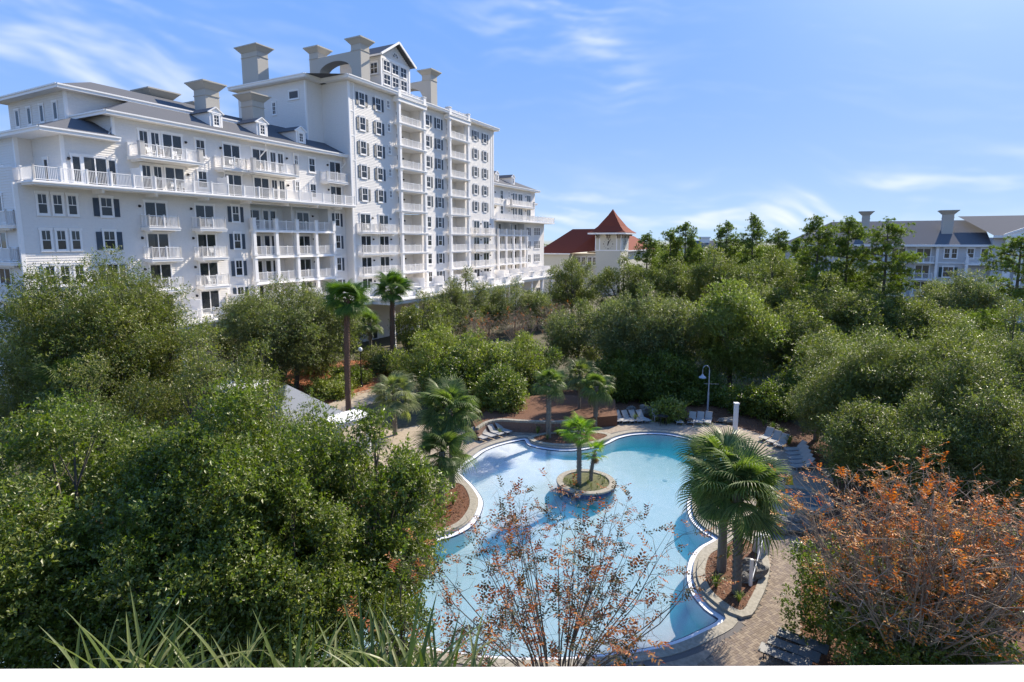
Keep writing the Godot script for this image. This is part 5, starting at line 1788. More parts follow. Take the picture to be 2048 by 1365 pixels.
	for s in spots:
		patio_chair(hotel_point(s[0], s[1], s[2]), HEAD * -1.0 + PI * .5 + s[3], M.white_plastic if rng.randf() < .75 else M.wicker, "small patio chair behind the railing of a hotel balcony", "chairs on the hotel balconies")
	# the balcony rail right in front
	var h0 := EYE - .45
	var ra := G(-260, 1326, h0)
	var rb := G(2310, 1316, h0)
	var rl := thing("balcony_rail", "white balcony handrail across the very front", "railing", Vector3(0, EYE - 1.6, 0))
	var A := ra - rl.position
	var B := rb - rl.position
	b = MB.new()
	var run := (B - A).normalized()
	var inw := Vector3(-run.z, 0, run.x)
	if inw.z < 0: inw = -inw
	var ring2 := []
	for p in [[.0, -.05], [.0, -.014], [.004, -.005], [.012, -.001], [.03, .0], [.065, .0], [.083, -.001], [.091, -.005], [.095, -.014], [.095, -.05]]:
		ring2.append(inw * p[0] + Vector3(0, p[1], 0))
	for i in ring2.size():
		var j: int = (i + 1) % ring2.size()
		b.quad(A + ring2[i], A + ring2[j], B + ring2[j], B + ring2[i])
	part("handrail", b.mesh(), M.trim, rl)
	b = MB.new()
	var cnt := int((B - A).length() / .12)
	for i in cnt + 1:
		var p := A.lerp(B, float(i) / cnt) + inw * .0475
		b.stick(p.x - .012, .1, p.z - .012, p.x + .012, p.y - .05, p.z + .012)
	b.beam(Vector3(A.x, .1, A.z) + inw * .0475, Vector3(B.x, .1, B.z) + inw * .0475, .04, .05)
	part("baluster", b.mesh(), M.trim, rl)
	b = MB.new()
	b.box(-3.0, -.2, A.z - .08, 3.0, 0, 1.6)
	part("floor_slab", b.mesh(), M.trim, rl)


# ------------------------------------------------------------------ plants
func leaf(b: MB, at: Vector3, dir: Vector3, nrm: Vector3, L: float, W: float) -> void:
	var s := dir.cross(nrm).normalized() * W * .5
	var m := at + dir * L * .45
	var fold := nrm * W * .14
	b.quad(at, m + s + fold, at + dir * L, m - s + fold)

func clump(key: String, seed_at: int, n: int, R: float, L: float, W: float, cols: Array, up := 0.5, sprig := 7) -> Mesh:
	var id := "%s_%d" % [key, seed_at]
	if mesh_cache.has(id):
		return mesh_cache[id]
	var r := RandomNumberGenerator.new()
	r.seed = seed_at * 77 + 5
	var b := MB.new()
	var made := 0
	while made < n:
		# a twig that points outwards, with leaves up both sides
		var d := Vector3(r.randfn(), r.randfn() * .8 + up * .6, r.randfn()).normalized()
		var p := d * R * r.randf_range(.25, .75)
		var tip := (d + Vector3(r.randfn(), r.randfn() + up, r.randfn()) * .35).normalized()
		var base: Color = cols[r.randi_range(0, cols.size() - 1)]
		for k in sprig:
			var t := k / float(sprig)
			var q := p + tip * t * R * .42
			var side := Vector3(r.randfn(), r.randfn(), r.randfn()).normalized()
			var ld := (tip * .55 + side).normalized()
			var nr := (Vector3(r.randfn() * .5, 1.0, r.randfn() * .5)).normalized()
			var v := r.randf_range(.72, 1.28)
			b.tint = Color(base.r * v, base.g * v, base.b * v)
			var z := r.randf_range(.55, 1.4)
			leaf(b, q, ld, nr, L * z, W * z)
			made += 1
	mesh_cache[id] = b.mesh()
	return mesh_cache[id]

func needles(key: String, seed_at: int, cols: Array) -> Mesh:
	var id := "%s_%d" % [key, seed_at]
	if mesh_cache.has(id):
		return mesh_cache[id]
	var r := RandomNumberGenerator.new()
	r.seed = seed_at * 31 + 2
	var b := MB.new()
	for tu in 9:
		var d := Vector3(r.randfn(), r.randfn() * .5 + .5, r.randfn()).normalized()
		var p := d * r.randf_range(.15, .55)
		var base: Color = cols[r.randi_range(0, cols.size() - 1)]
		for k in 26:
			var nd := (d * .7 + Vector3(r.randfn(), r.randfn() + .25, r.randfn()) * .6).normalized()
			var v := r.randf_range(.7, 1.3)
			b.tint = Color(base.r * v, base.g * v, base.b * v)
			leaf(b, p, nd, Vector3(r.randfn(), 1, r.randfn()).normalized(), r.randf_range(.20, .30), .030)
	mesh_cache[id] = b.mesh()
	return mesh_cache[id]

func scatter(parent: Node, called: String, m: Mesh, mt: Material, xs: Array, tints: Array) -> void:
	var mm := MultiMesh.new()
	mm.transform_format = MultiMesh.TRANSFORM_3D
	mm.use_colors = true
	mm.mesh = m
	mm.instance_count = xs.size()
	for i in xs.size():
		mm.set_instance_transform(i, xs[i])
		mm.set_instance_color(i, tints[i])
	var mi := MultiMeshInstance3D.new()
	mi.name = called
	mi.multimesh = mm
	mi.material_override = mt
	mi.set_meta("kind", "stuff")
	parent.add_child(mi, true)

func turned(r: RandomNumberGenerator, s: float) -> Basis:
	return (Basis(Vector3.UP, r.randf() * TAU) * Basis(Vector3.RIGHT, r.randfn() * .35) * Basis(Vector3.FORWARD, r.randfn() * .35)).scaled(Vector3.ONE * s)

# kinds: leaf colours are linear base colours
var KIND := {
	"holly": {"mat": "leaf_gloss", "n": 170, "R": .62, "L": .105, "W": .052, "cols": [Color(0.134, 0.175, 0.027), Color(0.165, 0.211, 0.032), Color(0.201, 0.235, 0.040), Color(0.104, 0.141, 0.021)], "clumps": 1.0, "bark": "bark"},
	"holly_far": {"mat": "leaf_gloss", "n": 200, "R": .80, "L": .14, "W": .075, "cols": [Color(0.134, 0.175, 0.027), Color(0.165, 0.211, 0.032), Color(0.201, 0.235, 0.040), Color(0.104, 0.141, 0.021)], "clumps": 1.0, "bark": "bark"},
	"oak_near": {"mat": "leaf_gloss", "n": 200, "R": .72, "L": .095, "W": .042, "cols": [Color(0.171, 0.194, 0.046), Color(0.214, 0.228, 0.058), Color(0.134, 0.158, 0.038), Color(0.251, 0.252, 0.075)], "clumps": 1.0, "bark": "bark"},
	"oak": {"mat": "leaf_dull", "n": 185, "R": 1.0, "L": .17, "W": .075, "cols": [Color(0.171, 0.194, 0.046), Color(0.214, 0.228, 0.058), Color(0.134, 0.158, 0.038), Color(0.251, 0.252, 0.075)], "clumps": 1.0, "bark": "bark"},
	"oak_grey": {"mat": "leaf_dull", "n": 185, "R": 1.0, "L": .16, "W": .07, "cols": [Color(0.183, 0.202, 0.075), Color(0.219, 0.233, 0.091), Color(0.147, 0.166, 0.060), Color(0.262, 0.264, 0.116)], "clumps": 1.0, "bark": "bark"},
	"oak_yellow": {"mat": "leaf_dull", "n": 185, "R": 1.0, "L": .17, "W": .075, "cols": [Color(0.226, 0.258, 0.050), Color(0.281, 0.307, 0.065), Color(0.183, 0.217, 0.043), Color(0.323, 0.340, 0.088)], "clumps": 1.0, "bark": "bark"},
	"oak_dark": {"mat": "leaf_dull", "n": 180, "R": 1.05, "L": .18, "W": .08, "cols": [Color(0.171, 0.194, 0.046), Color(0.214, 0.228, 0.058), Color(0.134, 0.158, 0.038), Color(0.251, 0.252, 0.075)], "clumps": 1.0, "bark": "bark"},
	"pine": {"mat": "leaf_pine", "n": 0, "R": .75, "cols": [Color(0.183, 0.228, 0.043), Color(0.232, 0.275, 0.053), Color(0.140, 0.182, 0.035)], "clumps": .55, "bark": "bark"},
}

func clump_for(kind: String, i: int) -> Mesh:
	var k: Dictionary = KIND[kind]
	if kind == "pine":
		return needles("pine", i, k.cols)
	return clump(kind, i, k.n, k.R, k.L, k.W, k.cols)

func tree(called: String, label: String, group: String, kind: String, px: float, depth: float, top_py: float, half_px: float, low := .22, dense := 1.0, seed_at := 0, lobes := 12, category := "tree", squash := 1.0) -> Node3D:
	var r := RandomNumberGenerator.new()
	r.seed = int(px * 13 + depth * 101 + top_py) + seed_at
	var tip := P3(px, top_py, depth)
	var h := tip.y
	var rad := half_px * depth / 1125.0
	var o := thing(called, label, category, Vector3(tip.x, 0, tip.z), group)
	var k: Dictionary = KIND[kind]
	var y0 := h * low
	var xs := [[], [], []]
	var ts := [[], [], []]
	var b := MB.new()
	var trunk_r := clampf(h * .022, .05, .35)
	var mid := Vector3(r.randfn() * rad * .06, y0 + (h - y0) * .35, r.randfn() * rad * .06)
	b.tube([Vector3(0, -.1, 0), Vector3(r.randfn() * .1, y0 * .6, r.randfn() * .1), mid], [trunk_r * 1.25, trunk_r, trunk_r * .6], 8)
	var hv := (h - y0) * .5
	lobes = int(lobes * 1.45)
	for i in lobes:
		var t := (i + .5) / lobes
		var a := i * 2.39996 + r.randf() * .7
		var yy := lerpf(-.78, .74, t) + r.randfn() * .06
		var rr := sqrt(maxf(.05, 1.0 - yy * yy)) * r.randf_range(.45, .92)
		if i == lobes - 1:
			rr = .08; yy = .78
		var lr := minf(rad, hv * 1.2) * r.randf_range(.20, .42)
		if i >= lobes - 3:
			lr *= .72
		var c := Vector3(cos(a) * rr * rad, y0 + hv + yy * hv - (lr * .35 if yy > .4 else 0.0), sin(a) * rr * rad * squash)
		if i >= lobes - 2:
			lr = minf(lr, (h - y0) * .17)
		var dome := y0 + hv + hv * sqrt(maxf(0.0, 1.0 - rr * rr * .95)) * r.randf_range(.80, 1.0)
		c.y = minf(c.y, dome - lr)
		if i == lobes - 1:
			c.y = h - lr
		var from := Vector3(0, y0 * .8, 0).lerp(mid, r.randf_range(.3, 1.0))
		b.tube([from, from.lerp(c, .55) + Vector3(0, lr * .25, 0), c], [trunk_r * .45, trunk_r * .25, trunk_r * .08], 5)
		for q in 3:
			var e := c + Vector3(r.randfn(), r.randfn(), r.randfn()).normalized() * lr * .8
			b.tube([from.lerp(c, .7), e], [trunk_r * .14, trunk_r * .04], 4)
		var step: float = k.R * .82
		var n := int(dense * k.clumps * 6.6 * lr * lr / (step * step)) + 3
		for q in n:
			var d := Vector3(r.randfn(), r.randfn(), r.randfn()).normalized()
			var w := c + Vector3(d.x, d.y * .88, d.z) * (lr * r.randf_range(.45, 1.0) + absf(r.randfn()) * minf(.16 * lr, .3))
			var which := r.randi_range(0, 2)
			xs[which].append(Transform3D(turned(r, r.randf_range(.75, 1.2)), w))
			var v := r.randf_range(.80, 1.18)
			ts[which].append(Color(v * r.randf_range(.94, 1.08), v, v * r.randf_range(.85, 1.1)))
	part("trunk", b.mesh(), M[k.bark], o)
	for w in 3:
		scatter(o, "crown", clump_for(kind, w), M[k.mat], xs[w], ts[w])
	return o

func pine(px: float, depth: float, top_py: float, half_px: float, low := .35, label := "tall pine with open tufted crown rising above the oaks") -> void:
	var r := RandomNumberGenerator.new()
	r.seed = int(px * 7 + depth)
	var tip := P3(px, top_py, depth)
	var h := tip.y
	var rad := half_px * depth / 1125.0
	var o := thing("pine_tree", label, "tree", Vector3(tip.x, 0, tip.z), "pines above the oaks")
	var b := MB.new()
	b.tube([Vector3(0, -.1, 0), Vector3(.1, h * .5, 0), Vector3(0, h * .97, 0)], [.24, .17, .04], 8)
	var xs := [[], []]
	var ts := [[], []]
	var levels := int(h * (1.0 - low) / .75)
	for i in levels:
		var t := (i + .5) / levels
		var y := lerpf(h * low, h * .97, t)
		var reach := rad * sqrt(maxf(0.0, 1.0 - pow(t, 2.4))) * (.70 + .25 * t) + .3
		for q in r.randi_range(3, 5):
			var a := r.randf() * TAU
			var L := reach * r.randf_range(.55, 1.1)
			var e := Vector3(cos(a) * L, y + L * r.randf_range(.05, .45), sin(a) * L)
			b.tube([Vector3(0, y, 0), Vector3(cos(a) * L * .6, y + L * .08, sin(a) * L * .6), e], [.05, .035, .012], 4)
			var n := 2 + int(L * 1.8)
			for z in n:
				var w := Vector3(0, y, 0).lerp(e, r.randf_range(.45, 1.05)) + Vector3(r.randfn(), r.randfn() * .7, r.randfn()) * .28
				var k := r.randi_range(0, 1)
				xs[k].append(Transform3D(turned(r, r.randf_range(.8, 1.25)), w))
				var v := r.randf_range(.8, 1.2)
				ts[k].append(Color(v, v, v))
	for z in 6:
		xs[0].append(Transform3D(turned(r, 1.0), Vector3(r.randfn() * .25, h - .35 + r.randfn() * .25, r.randfn() * .25)))
		ts[0].append(Color(1, 1, 1))
	part("trunk", b.mesh(), M.bark, o)
	for k in 2:
		scatter(o, "crown", needles("pine", k, KIND.pine.cols), M.leaf_pine, xs[k], ts[k])

func fan(key: String, segs: int, spread: float, L: float, droop: float, W: float, cols: Array, petiole: float) -> Mesh:
	# a fan leaf: stalk along +z, blade of narrow folded segments whose tips hang
	if mesh_cache.has(key):
		return mesh_cache[key]
	var r := RandomNumberGenerator.new()
	r.seed = key.hash()
	var b := MB.new()
	b.tint = cols[0]
	b.tube([Vector3.ZERO, Vector3(0, petiole * .10, petiole * .5), Vector3(0, petiole * .04, petiole)], [.022, .016, .010], 5)
	var c := Vector3(0, petiole * .04, petiole)
	for i in segs:
		var t := i / float(segs - 1) * 2.0 - 1.0
		var a := t * spread
		var d := Vector3(sin(a), -.10 - .25 * absf(t) * absf(t), cos(a)).normalized()
		var len := L * (1.0 - .30 * absf(t)) * r.randf_range(.92, 1.06)
		var s := d.cross(Vector3.UP).normalized() * W * .5
		var base: Color = cols[r.randi_range(0, cols.size() - 1)]
		var v := r.randf_range(.8, 1.2)
		b.tint = Color(base.r * v, base.g * v, base.b * v)
		var p0 := c + d * len * .30
		var p1 := c + d * len * .55 - Vector3(0, droop * len * .07, 0)
		var p2 := c + d * len * .80 - Vector3(0, droop * len * .30, 0)
		var p3 := c + d * len * .93 - Vector3(0, droop * len * .72, 0)
		var up := Vector3(0, W * .25, 0)
		b.tri(c, p0 - s, p0 + up); b.tri(c, p0 + up, p0 + s)
		b.quad(p0 - s, p1 - s * .8, p1 + up, p0 + up); b.quad(p0 + up, p1 + up, p1 + s * .8, p0 + s)
		b.quad(p1 - s * .8, p2 - s * .5, p2 + up * .5, p1 + up); b.quad(p1 + up, p2 + up * .5, p2 + s * .5, p1 + s * .8)
		b.tri(p2 - s * .5, p3, p2 + up * .5); b.tri(p2 + up * .5, p3, p2 + s * .5)
	mesh_cache[key] = b.mesh()
	return mesh_cache[key]

func palm(label: String, base: Vector3, h: float, kind: String, leaves: int, size: float, seed_at: int, lean := Vector3.ZERO, tr := .15) -> void:
	var r := RandomNumberGenerator.new()
	r.seed = seed_at
	var o := thing("palm_tree", label, "palm", base)
	var top := Vector3(lean.x, h, lean.z)
	var b := MB.new()
	var pts := []
	var rad := []
	for i in 9:
		var t := i / 8.0
		pts.append(Vector3(lean.x * t * t, -.08 + (h + .08) * t, lean.z * t * t))
		rad.append(tr * (1.18 - .30 * t + (.12 if t > .8 else 0.0) + r.randfn() * .02))
	b.tube(pts, rad, 12, true)
	part("trunk", b.mesh(), M.palm_rust if kind == "washingtonia" else M.palm_bark, o)
	if kind != "smooth":
		b = MB.new()
		var turns := int(h * 9)
		var from := .10 if kind == "booted" else (.55 if kind == "sabal" else .15)
		for i in turns:
			var t := i / float(turns)
			if t < from:
				continue
			for q in 4:
				var a := i * 2.4 + q * PI / 2 + r.randf() * .3
				var c := Vector3(lean.x * t * t, h * t, lean.z * t * t)
				var d := Vector3(cos(a), 0, sin(a))
				var s := Vector3(-d.z, 0, d.x) * tr * .42
				var p := c + d * tr * .92
				var e := c + d * tr * 1.55 + Vector3(0, tr * 1.2, 0)
				b.tri(p - s, p + s, e); b.tri(p + s, p + d * tr * .05 + Vector3(0, tr * .7, 0), e); b.tri(p + Vector3(0, tr * .7, 0), p - s, e)
		part("leaf_bases", b.mesh(), M.palm_rust if kind == "washingtonia" else M.palm_bark, o)
	var green := [Color(0.128, 0.182, 0.053), Color(0.174, 0.227, 0.069), Color(0.091, 0.139, 0.043), Color(0.229, 0.270, 0.100)]
	if kind == "windmill":
		green = [Color(0.238, 0.365, 0.046), Color(0.311, 0.434, 0.054), Color(0.165, 0.278, 0.039)]
	elif kind == "washingtonia":
		green = [Color(0.128, 0.217, 0.039), Color(0.174, 0.260, 0.050), Color(0.091, 0.166, 0.031)]
	elif kind == "pale":
		green = [Color(0.256, 0.278, 0.131), Color(0.329, 0.340, 0.169), Color(0.183, 0.209, 0.092)]
	elif kind == "sabal" and seed_at % 2 == 1:
		green = [Color(0.174, 0.200, 0.074), Color(0.238, 0.260, 0.105), Color(0.120, 0.154, 0.055)]
	var ms := []
	for i in 3:
		ms.append(fan("fan_%s_%d_%d" % [kind, seed_at % 2, i], 34 if kind != "windmill" else 26, [1.9, 1.7, 2.05][i], 1.0, [.60, .32, .85][i] * (.55 if kind == "windmill" else 1.0), .05, green, .75))
	for i in leaves:
		var t := i / float(leaves)
		var a := i * 2.39996 + r.randf() * .3
		var el := lerpf(1.30, -.70, pow(t, .95)) + r.randfn() * .20
		var bs := Basis(Vector3.UP, a) * Basis(Vector3.RIGHT, -el) * Basis(Vector3.BACK, r.randfn() * .35)
		var s := size * r.randf_range(.75, 1.18) * (.82 if t < .15 else 1.0)
		part("frond", ms[r.randi_range(0, 2)], M.leaf_palm, o, Transform3D(bs.scaled(Vector3.ONE * s), top + Vector3(0, .05 - t * .18, 0)))
	if true:
		var dead := fan("fan_dead", 22, 1.6, .9, 1.3, .07, [Color(.20, .13, .06), Color(.27, .18, .08)], .6)
		for i in (7 if kind == "washingtonia" or kind == "windmill" else 3):
			part("dry_frond", dead, M.leaf_autumn, o, Transform3D((Basis(Vector3.UP, i * 1.05 + r.randf()) * Basis(Vector3.RIGHT, 1.15 + r.randf() * .25)).scaled(Vector3.ONE * size * .62), top + Vector3(0, -.15, 0)))

func strap_palm(px: float, depth: float, top_py: float, seed_at: int, blades: int) -> void:
	# trunk hidden below the rail, long arching strap leaves rising into view
	var r := RandomNumberGenerator.new()
	r.seed = seed_at
	var tip := P3(px, top_py, depth)
	var o := thing("strap_leaf_palm", "clump of long arching strap leaves rising just beyond the handrail", "palm", Vector3(tip.x, 0, tip.z), "strap-leaf palms in front of the handrail")
	var h := tip.y - 1.25
	var b := MB.new()
	b.tube([Vector3(0, -.1, 0), Vector3(0, h * .5, 0), Vector3(0, h, 0)], [.13, .10, .11], 10)
	part("trunk", b.mesh(), M.palm_bark, o)
	for i in 5:
		var key := "strap%d" % i
		if mesh_cache.has(key):
			continue
		var q := RandomNumberGenerator.new()
		q.seed = i + 40
		b = MB.new()
		var bend: float = [.15, .32, .55, .8, .22][i]
		var base: Color = [Color(.11, .145, .032), Color(.13, .16, .045), Color(.16, .185, .055), Color(.19, .20, .075), Color(.09, .125, .030)][i]
		for side in 2:
			var pa := Vector3.ZERO
			var da := Vector3(0, 1, 0)
			var pts := []
			for s in 12:
				pts.append(pa)
				var t := s / 11.0
				da = (da + Vector3(0, -bend * .16 * t, bend * .20)).normalized()
				pa += da * .15
			for s in 11:
				var t0 := s / 11.0
				var w0 := .024 * sin(PI * clampf(t0 * .85 + .15, 0, 1)) + .001
				var w1 := .024 * sin(PI * clampf((s + 1) / 11.0 * .85 + .15, 0, 1)) + .001
				var v := q.randf_range(.92, 1.08)
				b.tint = Color(base.r * v, base.g * v, base.b * v)
				var k := (-1.0 if side == 0 else 1.0)
				var fold0 := Vector3(k * w0, w0 * .35, 0)
				var fold1 := Vector3(k * w1, w1 * .35, 0)
				if side == 0:
					b.quad(pts[s] + fold0, pts[s], pts[s + 1], pts[s + 1] + fold1)
				else:
					b.quad(pts[s], pts[s] + fold0, pts[s + 1] + fold1, pts[s + 1])
		mesh_cache[key] = b.mesh()
	for i in blades:
		var a := r.randf() * TAU
		var bs := Basis(Vector3.UP, a) * Basis(Vector3.RIGHT, r.randf_range(.02, .38))
		part("leaf_blade", mesh_cache["strap%d" % r.randi_range(0, 4)], M.blade, o, Transform3D(bs.scaled(Vector3(1, r.randf_range(.6, 1.0), 1) * r.randf_range(.8, 1.1)), Vector3(r.randfn() * .12, h - .1, r.randfn() * .12)))

func myrtle(label: String, px: float, depth: float, top_py: float, half_px: float, stems: int, leaves_n: int, pale: bool, seed_at: int, green := .3, group := "") -> void:
	# many stems from one foot, forking to fine twigs with a thin autumn leaf
	var r := RandomNumberGenerator.new()
	r.seed = seed_at
	var tip := P3(px, top_py, depth)
	var h := tip.y
	var rad := half_px * depth / 1125.0
	var o := thing("crape_myrtle", label, "tree", Vector3(tip.x, 0, tip.z), group)
	var b := MB.new()
	var tips := []
	for i in stems:
		var a := i * 2.39996 + r.randf() * .5
		var reach := rad * sqrt((i + .5) / stems) * r.randf_range(.75, 1.05)
		var hh := h * (1.0 - .22 * pow(reach / maxf(rad, .01), 2.0)) * r.randf_range(.86, 1.02)
		var foot := Vector3(cos(a) * .25, -.05, sin(a) * .25)
		var e := Vector3(cos(a) * reach, hh, sin(a) * reach)
		var m1 := foot.lerp(e, .35) + Vector3(-cos(a) * reach * .12, hh * .06, -sin(a) * reach * .12)
		var m2 := foot.lerp(e, .7) + Vector3(r.randfn() * .12, hh * .03, r.randfn() * .12)
		var w := .042 if pale else .026
		b.tube([foot, m1, m2, e], [w * 1.3, w * .85, w * .5, w * .12], 5)
		for q in 9:
			var t := r.randf_range(.40, .97)
			var p := m1.lerp(m2, (t - .35) / .35) if t < .7 else m2.lerp(e, (t - .7) / .3)
			var d := ((e - m1).normalized() * .8 + Vector3(r.randfn(), r.randfn() * .4 + .1, r.randfn()) * .75).normalized()
			var L := h * r.randf_range(.10, .22)
			var p2 := p + d * L * .5 + Vector3(r.randfn(), r.randfn(), r.randfn()) * .05
			var p3 := p2 + (d + Vector3(r.randfn(), r.randfn() + .3, r.randfn()) * .45).normalized() * L * .5
			b.tube([p, p2, p3], [w * .34, w * .2, w * .07], 4)
			tips.append([p2, p3])
			for z in 3:
				var g := p2.lerp(p3, r.randf())
				var f := g + Vector3(r.randfn(), r.randfn() * .6 + .25, r.randfn()).normalized() * L * .38
				b.tube([g, f], [w * .13, w * .05], 3)
				tips.append([g, f])
	part("stems", b.mesh(), M.pale_bark if pale else M.bark, o)
	# leaf sprays
	var cols := [Color(.36, .12, .040), Color(.46, .19, .045), Color(.25, .085, .045), Color(.30, .15, .06)] if not pale else [Color(.60, .24, .035), Color(.54, .18, .028), Color(.64, .33, .06), Color(.44, .17, .04)]
	var grn := [Color(.055, .060, .020), Color(.045, .052, .022), Color(.09, .075, .025)]
	var sprays := []
	for i in 4:
		var id := "spray_%s_%d" % [pale, i]
		if not mesh_cache.has(id):
			var q := RandomNumberGenerator.new()
			q.seed = i + 3
			var s := MB.new()
			var set: Array = cols if i < 2 or pale and i < 3 else grn
			for k in 9:
				var base: Color = set[q.randi_range(0, set.size() - 1)]
				var v := q.randf_range(.75, 1.2)
				s.tint = Color(base.r * v, base.g * v, base.b * v)
				var at := Vector3(0, 0, k * .036)
				var d := Vector3((1.0 if k % 2 else -1.0) * .9, q.randfn() * .3, .55).normalized()
				leaf(s, at, d, Vector3(q.randfn() * .4, 1, q.randfn() * .4).normalized(), q.randf_range(.075, .115), q.randf_range(.034, .05))
			mesh_cache[id] = s.mesh()
		sprays.append(mesh_cache[id])
	var xs := [[], [], [], []]
	var ts := [[], [], [], []]
	for i in leaves_n:
		var tp: Array = tips[r.randi_range(0, tips.size() - 1)]
		var p: Vector3 = tp[0].lerp(tp[1], r.randf_range(.2, 1.0))
		if r.randf() > pow(clampf(p.y / h, 0, 1), 1.2) + .15:
			continue
		var d: Vector3 = (tp[1] - tp[0]).normalized() + Vector3(r.randfn(), r.randfn() * .5, r.randfn()) * .4
		d = d.normalized()
		var k := (r.randi_range(2, 3) if r.randf() < green else r.randi_range(0, 1)) if not pale else (3 if r.randf() < green else r.randi_range(0, 2))
		var sd := d.cross(Vector3.UP).normalized()
		xs[k].append(Transform3D(Basis(sd, d.cross(sd).normalized() * -1.0, d).scaled(Vector3.ONE * r.randf_range(.8, 1.35)), p))
		var v := r.randf_range(.75, 1.2)
		ts[k].append(Color(v, v * r.randf_range(.85, 1.15), v))
	for k in 4:
		if xs[k].size():
			scatter(o, "foliage", sprays[k], M.leaf_autumn, xs[k], ts[k])

func build_plants() -> void:
	# foreground evergreens on the left, beside the pool
	var fg := "glossy evergreens in front of the pool"
	var fl := "dense glossy-leaved evergreen tree standing in front of the pool"
	tree("evergreen_tree", "dense glossy-leaved evergreen over the hidden end of the pool", fg, "holly", 120, 15.8, 800, 280, .10, 1.0, 1, 20)
	tree("evergreen_tree", "dense glossy-leaved evergreen in front of the pavilion roof", fg, "holly", 470, 16.8, 775, 235, .05, 1.3, 2, 20)
	tree("evergreen_tree", "dense glossy-leaved evergreen with a narrow rounded crown beside the portico column", fg, "holly", 748, 18.2, 832, 116, .05, 1.7, 3, 20)
	tree("evergreen_tree", "dense glossy-leaved evergreen standing low behind the tallest strap leaves", fg, "holly", 330, 14.6, 960, 230, .05, 1.2, 4, 16)
	tree("evergreen_tree", "dense glossy-leaved evergreen standing low between the pavilion one and the bare red myrtle", fg, "holly", 590, 15.4, 960, 165, .05, 1.2, 5, 16)
	tree("evergreen_tree", "young evergreen with a few orange leaves at the pool's near edge", "", "holly", 796, 15.2, 1140, 46, .02, 1.0, 6, 8)
	# trees between them and the hotel
	tree("oak_tree", "tall loose-crowned oak in front of the hotel's end wall", "", "oak_near", 195, 29.0, 503, 165, .30, .95, 7, 26)
	tree("oak_tree", "slender oak beside the tall loose-crowned one by the hotel's end wall", "", "oak_near", 70, 27.5, 605, 85, .25, .95, 8, 14)
	tree("oak_tree", "narrow oak whose top stands before the hotel's small balconies", "", "oak_near", 305, 30.5, 562, 62, .25, .95, 9, 14)
	var ml := "olive green oak in the thicket between the pool and the hotel"
	var mg := "oaks between the pool and the hotel"
	tree("oak_tree", ml, mg, "oak_near", 400, 26.5, 660, 105, .12, 1.0, 10, 16)
	tree("oak_tree", ml, mg, "oak_near", 20, 31, 665, 100, .1, 1.1, 11, 12)
	tree("oak_tree", ml, mg, "oak_near", 180, 24, 720, 150, .08, 1.0, 12, 14)
	tree("oak_tree", ml, mg, "oak_near", 520, 29, 690, 55, .12, .9, 13, 12)
	tree("oak_tree", ml, mg, "oak_near", 620, 24, 800, 60, .1, 1.0, 14, 10)
	tree("oak_tree", "grey-green live oak with several pale trunks in the pine straw", "", "oak_grey", 580, 52, 556, 118, .16, .9, 15, 22)
	tree("oak_tree", ml, mg, "oak_grey", 462, 55, 605, 55, .15, .9, 16, 10)
	tree("oak_tree", ml, mg, "oak", 845, 62, 590, 55, .12, 1.0, 17, 12)
	tree("oak_tree", ml, mg, "oak", 690, 70, 615, 50, .2, .8, 18, 10)
	var ol := "airy oak in front of the hotel terrace"
	var og := "oaks along the hotel terrace"
	for q in [[930, 78, 538, 42], [902, 74, 572, 48], [1030, 84, 562, 52], [978, 82, 590, 44], [1075, 88, 585, 40]]:
		tree("oak_tree", ol, og, "oak_grey", q[0], q[1], q[2], q[3], .2, .75, 20, 12)
	# hedge-like evergreens beyond the pool
	var hl := "dense dark evergreen in the hedge row beyond the pool"
	var hg := "evergreens in the hedge row beyond the pool"
	for q in [[868, 50, 655, 70], [955, 49, 668, 62], [1050, 51, 672, 58], [905, 46, 715, 60], [1000, 44, 735, 50]]:
		tree("evergreen_tree", hl, hg, "oak_yellow" if q[1] > 48 else "holly_far", q[0], q[1], q[2], q[3], .06, 1.0, 30, 12)
	for q in [[1250, 49, 700, 62], [1330, 49.5, 690, 66], [1405, 49, 735, 45], [1240, 48, 765, 30], [1310, 47.5, 765, 34], [1372, 47.5, 776, 32], [1545, 43, 775, 46], [1490, 44.5, 778, 36], [1595, 44, 745, 40], [1440, 47, 788, 26]]:
		tree("evergreen_tree", hl, hg, "holly_far", q[0], q[1], q[2], q[3], .02, 1.1, 31, 10)
	var gl := "round-topped live oak in the grove beyond the pool"
	var gg := "live oaks in the grove beyond the pool"
	tree("oak_tree", gl, gg, "oak_grey", 1158, 57, 602, 62, .12, 1.0, 40, 14)
	tree("oak_tree", gl, gg, "oak_grey", 1295, 53, 572, 98, .15, 1.05, 41, 20)
	tree("oak_tree", "bright yellow-green oak in the grove beyond the hooked lamp pole", "", "oak_yellow", 1470, 51, 560, 84, .10, .95, 42, 20)
	for q in [[1145, 95, 514, 52], [1250, 86, 510, 54], [1430, 76, 497, 74], [1548, 73, 502, 76], [1350, 82, 520, 60], [1600, 80, 520, 60], [1690, 78, 520, 70], [1500, 62, 545, 60]]:
		tree("oak_tree", gl, gg, "oak_dark", q[0], q[1], q[2], q[3], .12, 1.0, 43, 14)
	for q in [[1590, 52, 612, 62], [1662, 58, 552, 78], [1752, 62, 575, 80], [1850, 58, 602, 88], [1660, 46, 665, 70]]:
		tree("oak_tree", gl, gg, "oak", q[0], q[1], q[2], q[3], .12, 1.0, 44, 16)
	tree("oak_tree", "broad silvery oak in front of the grey apartment block", "", "oak_grey", 1935, 70, 542, 82, .1, 1.1, 45, 16)
	# the big oaks on the right
	var rg := "spreading live oaks beside the pool"
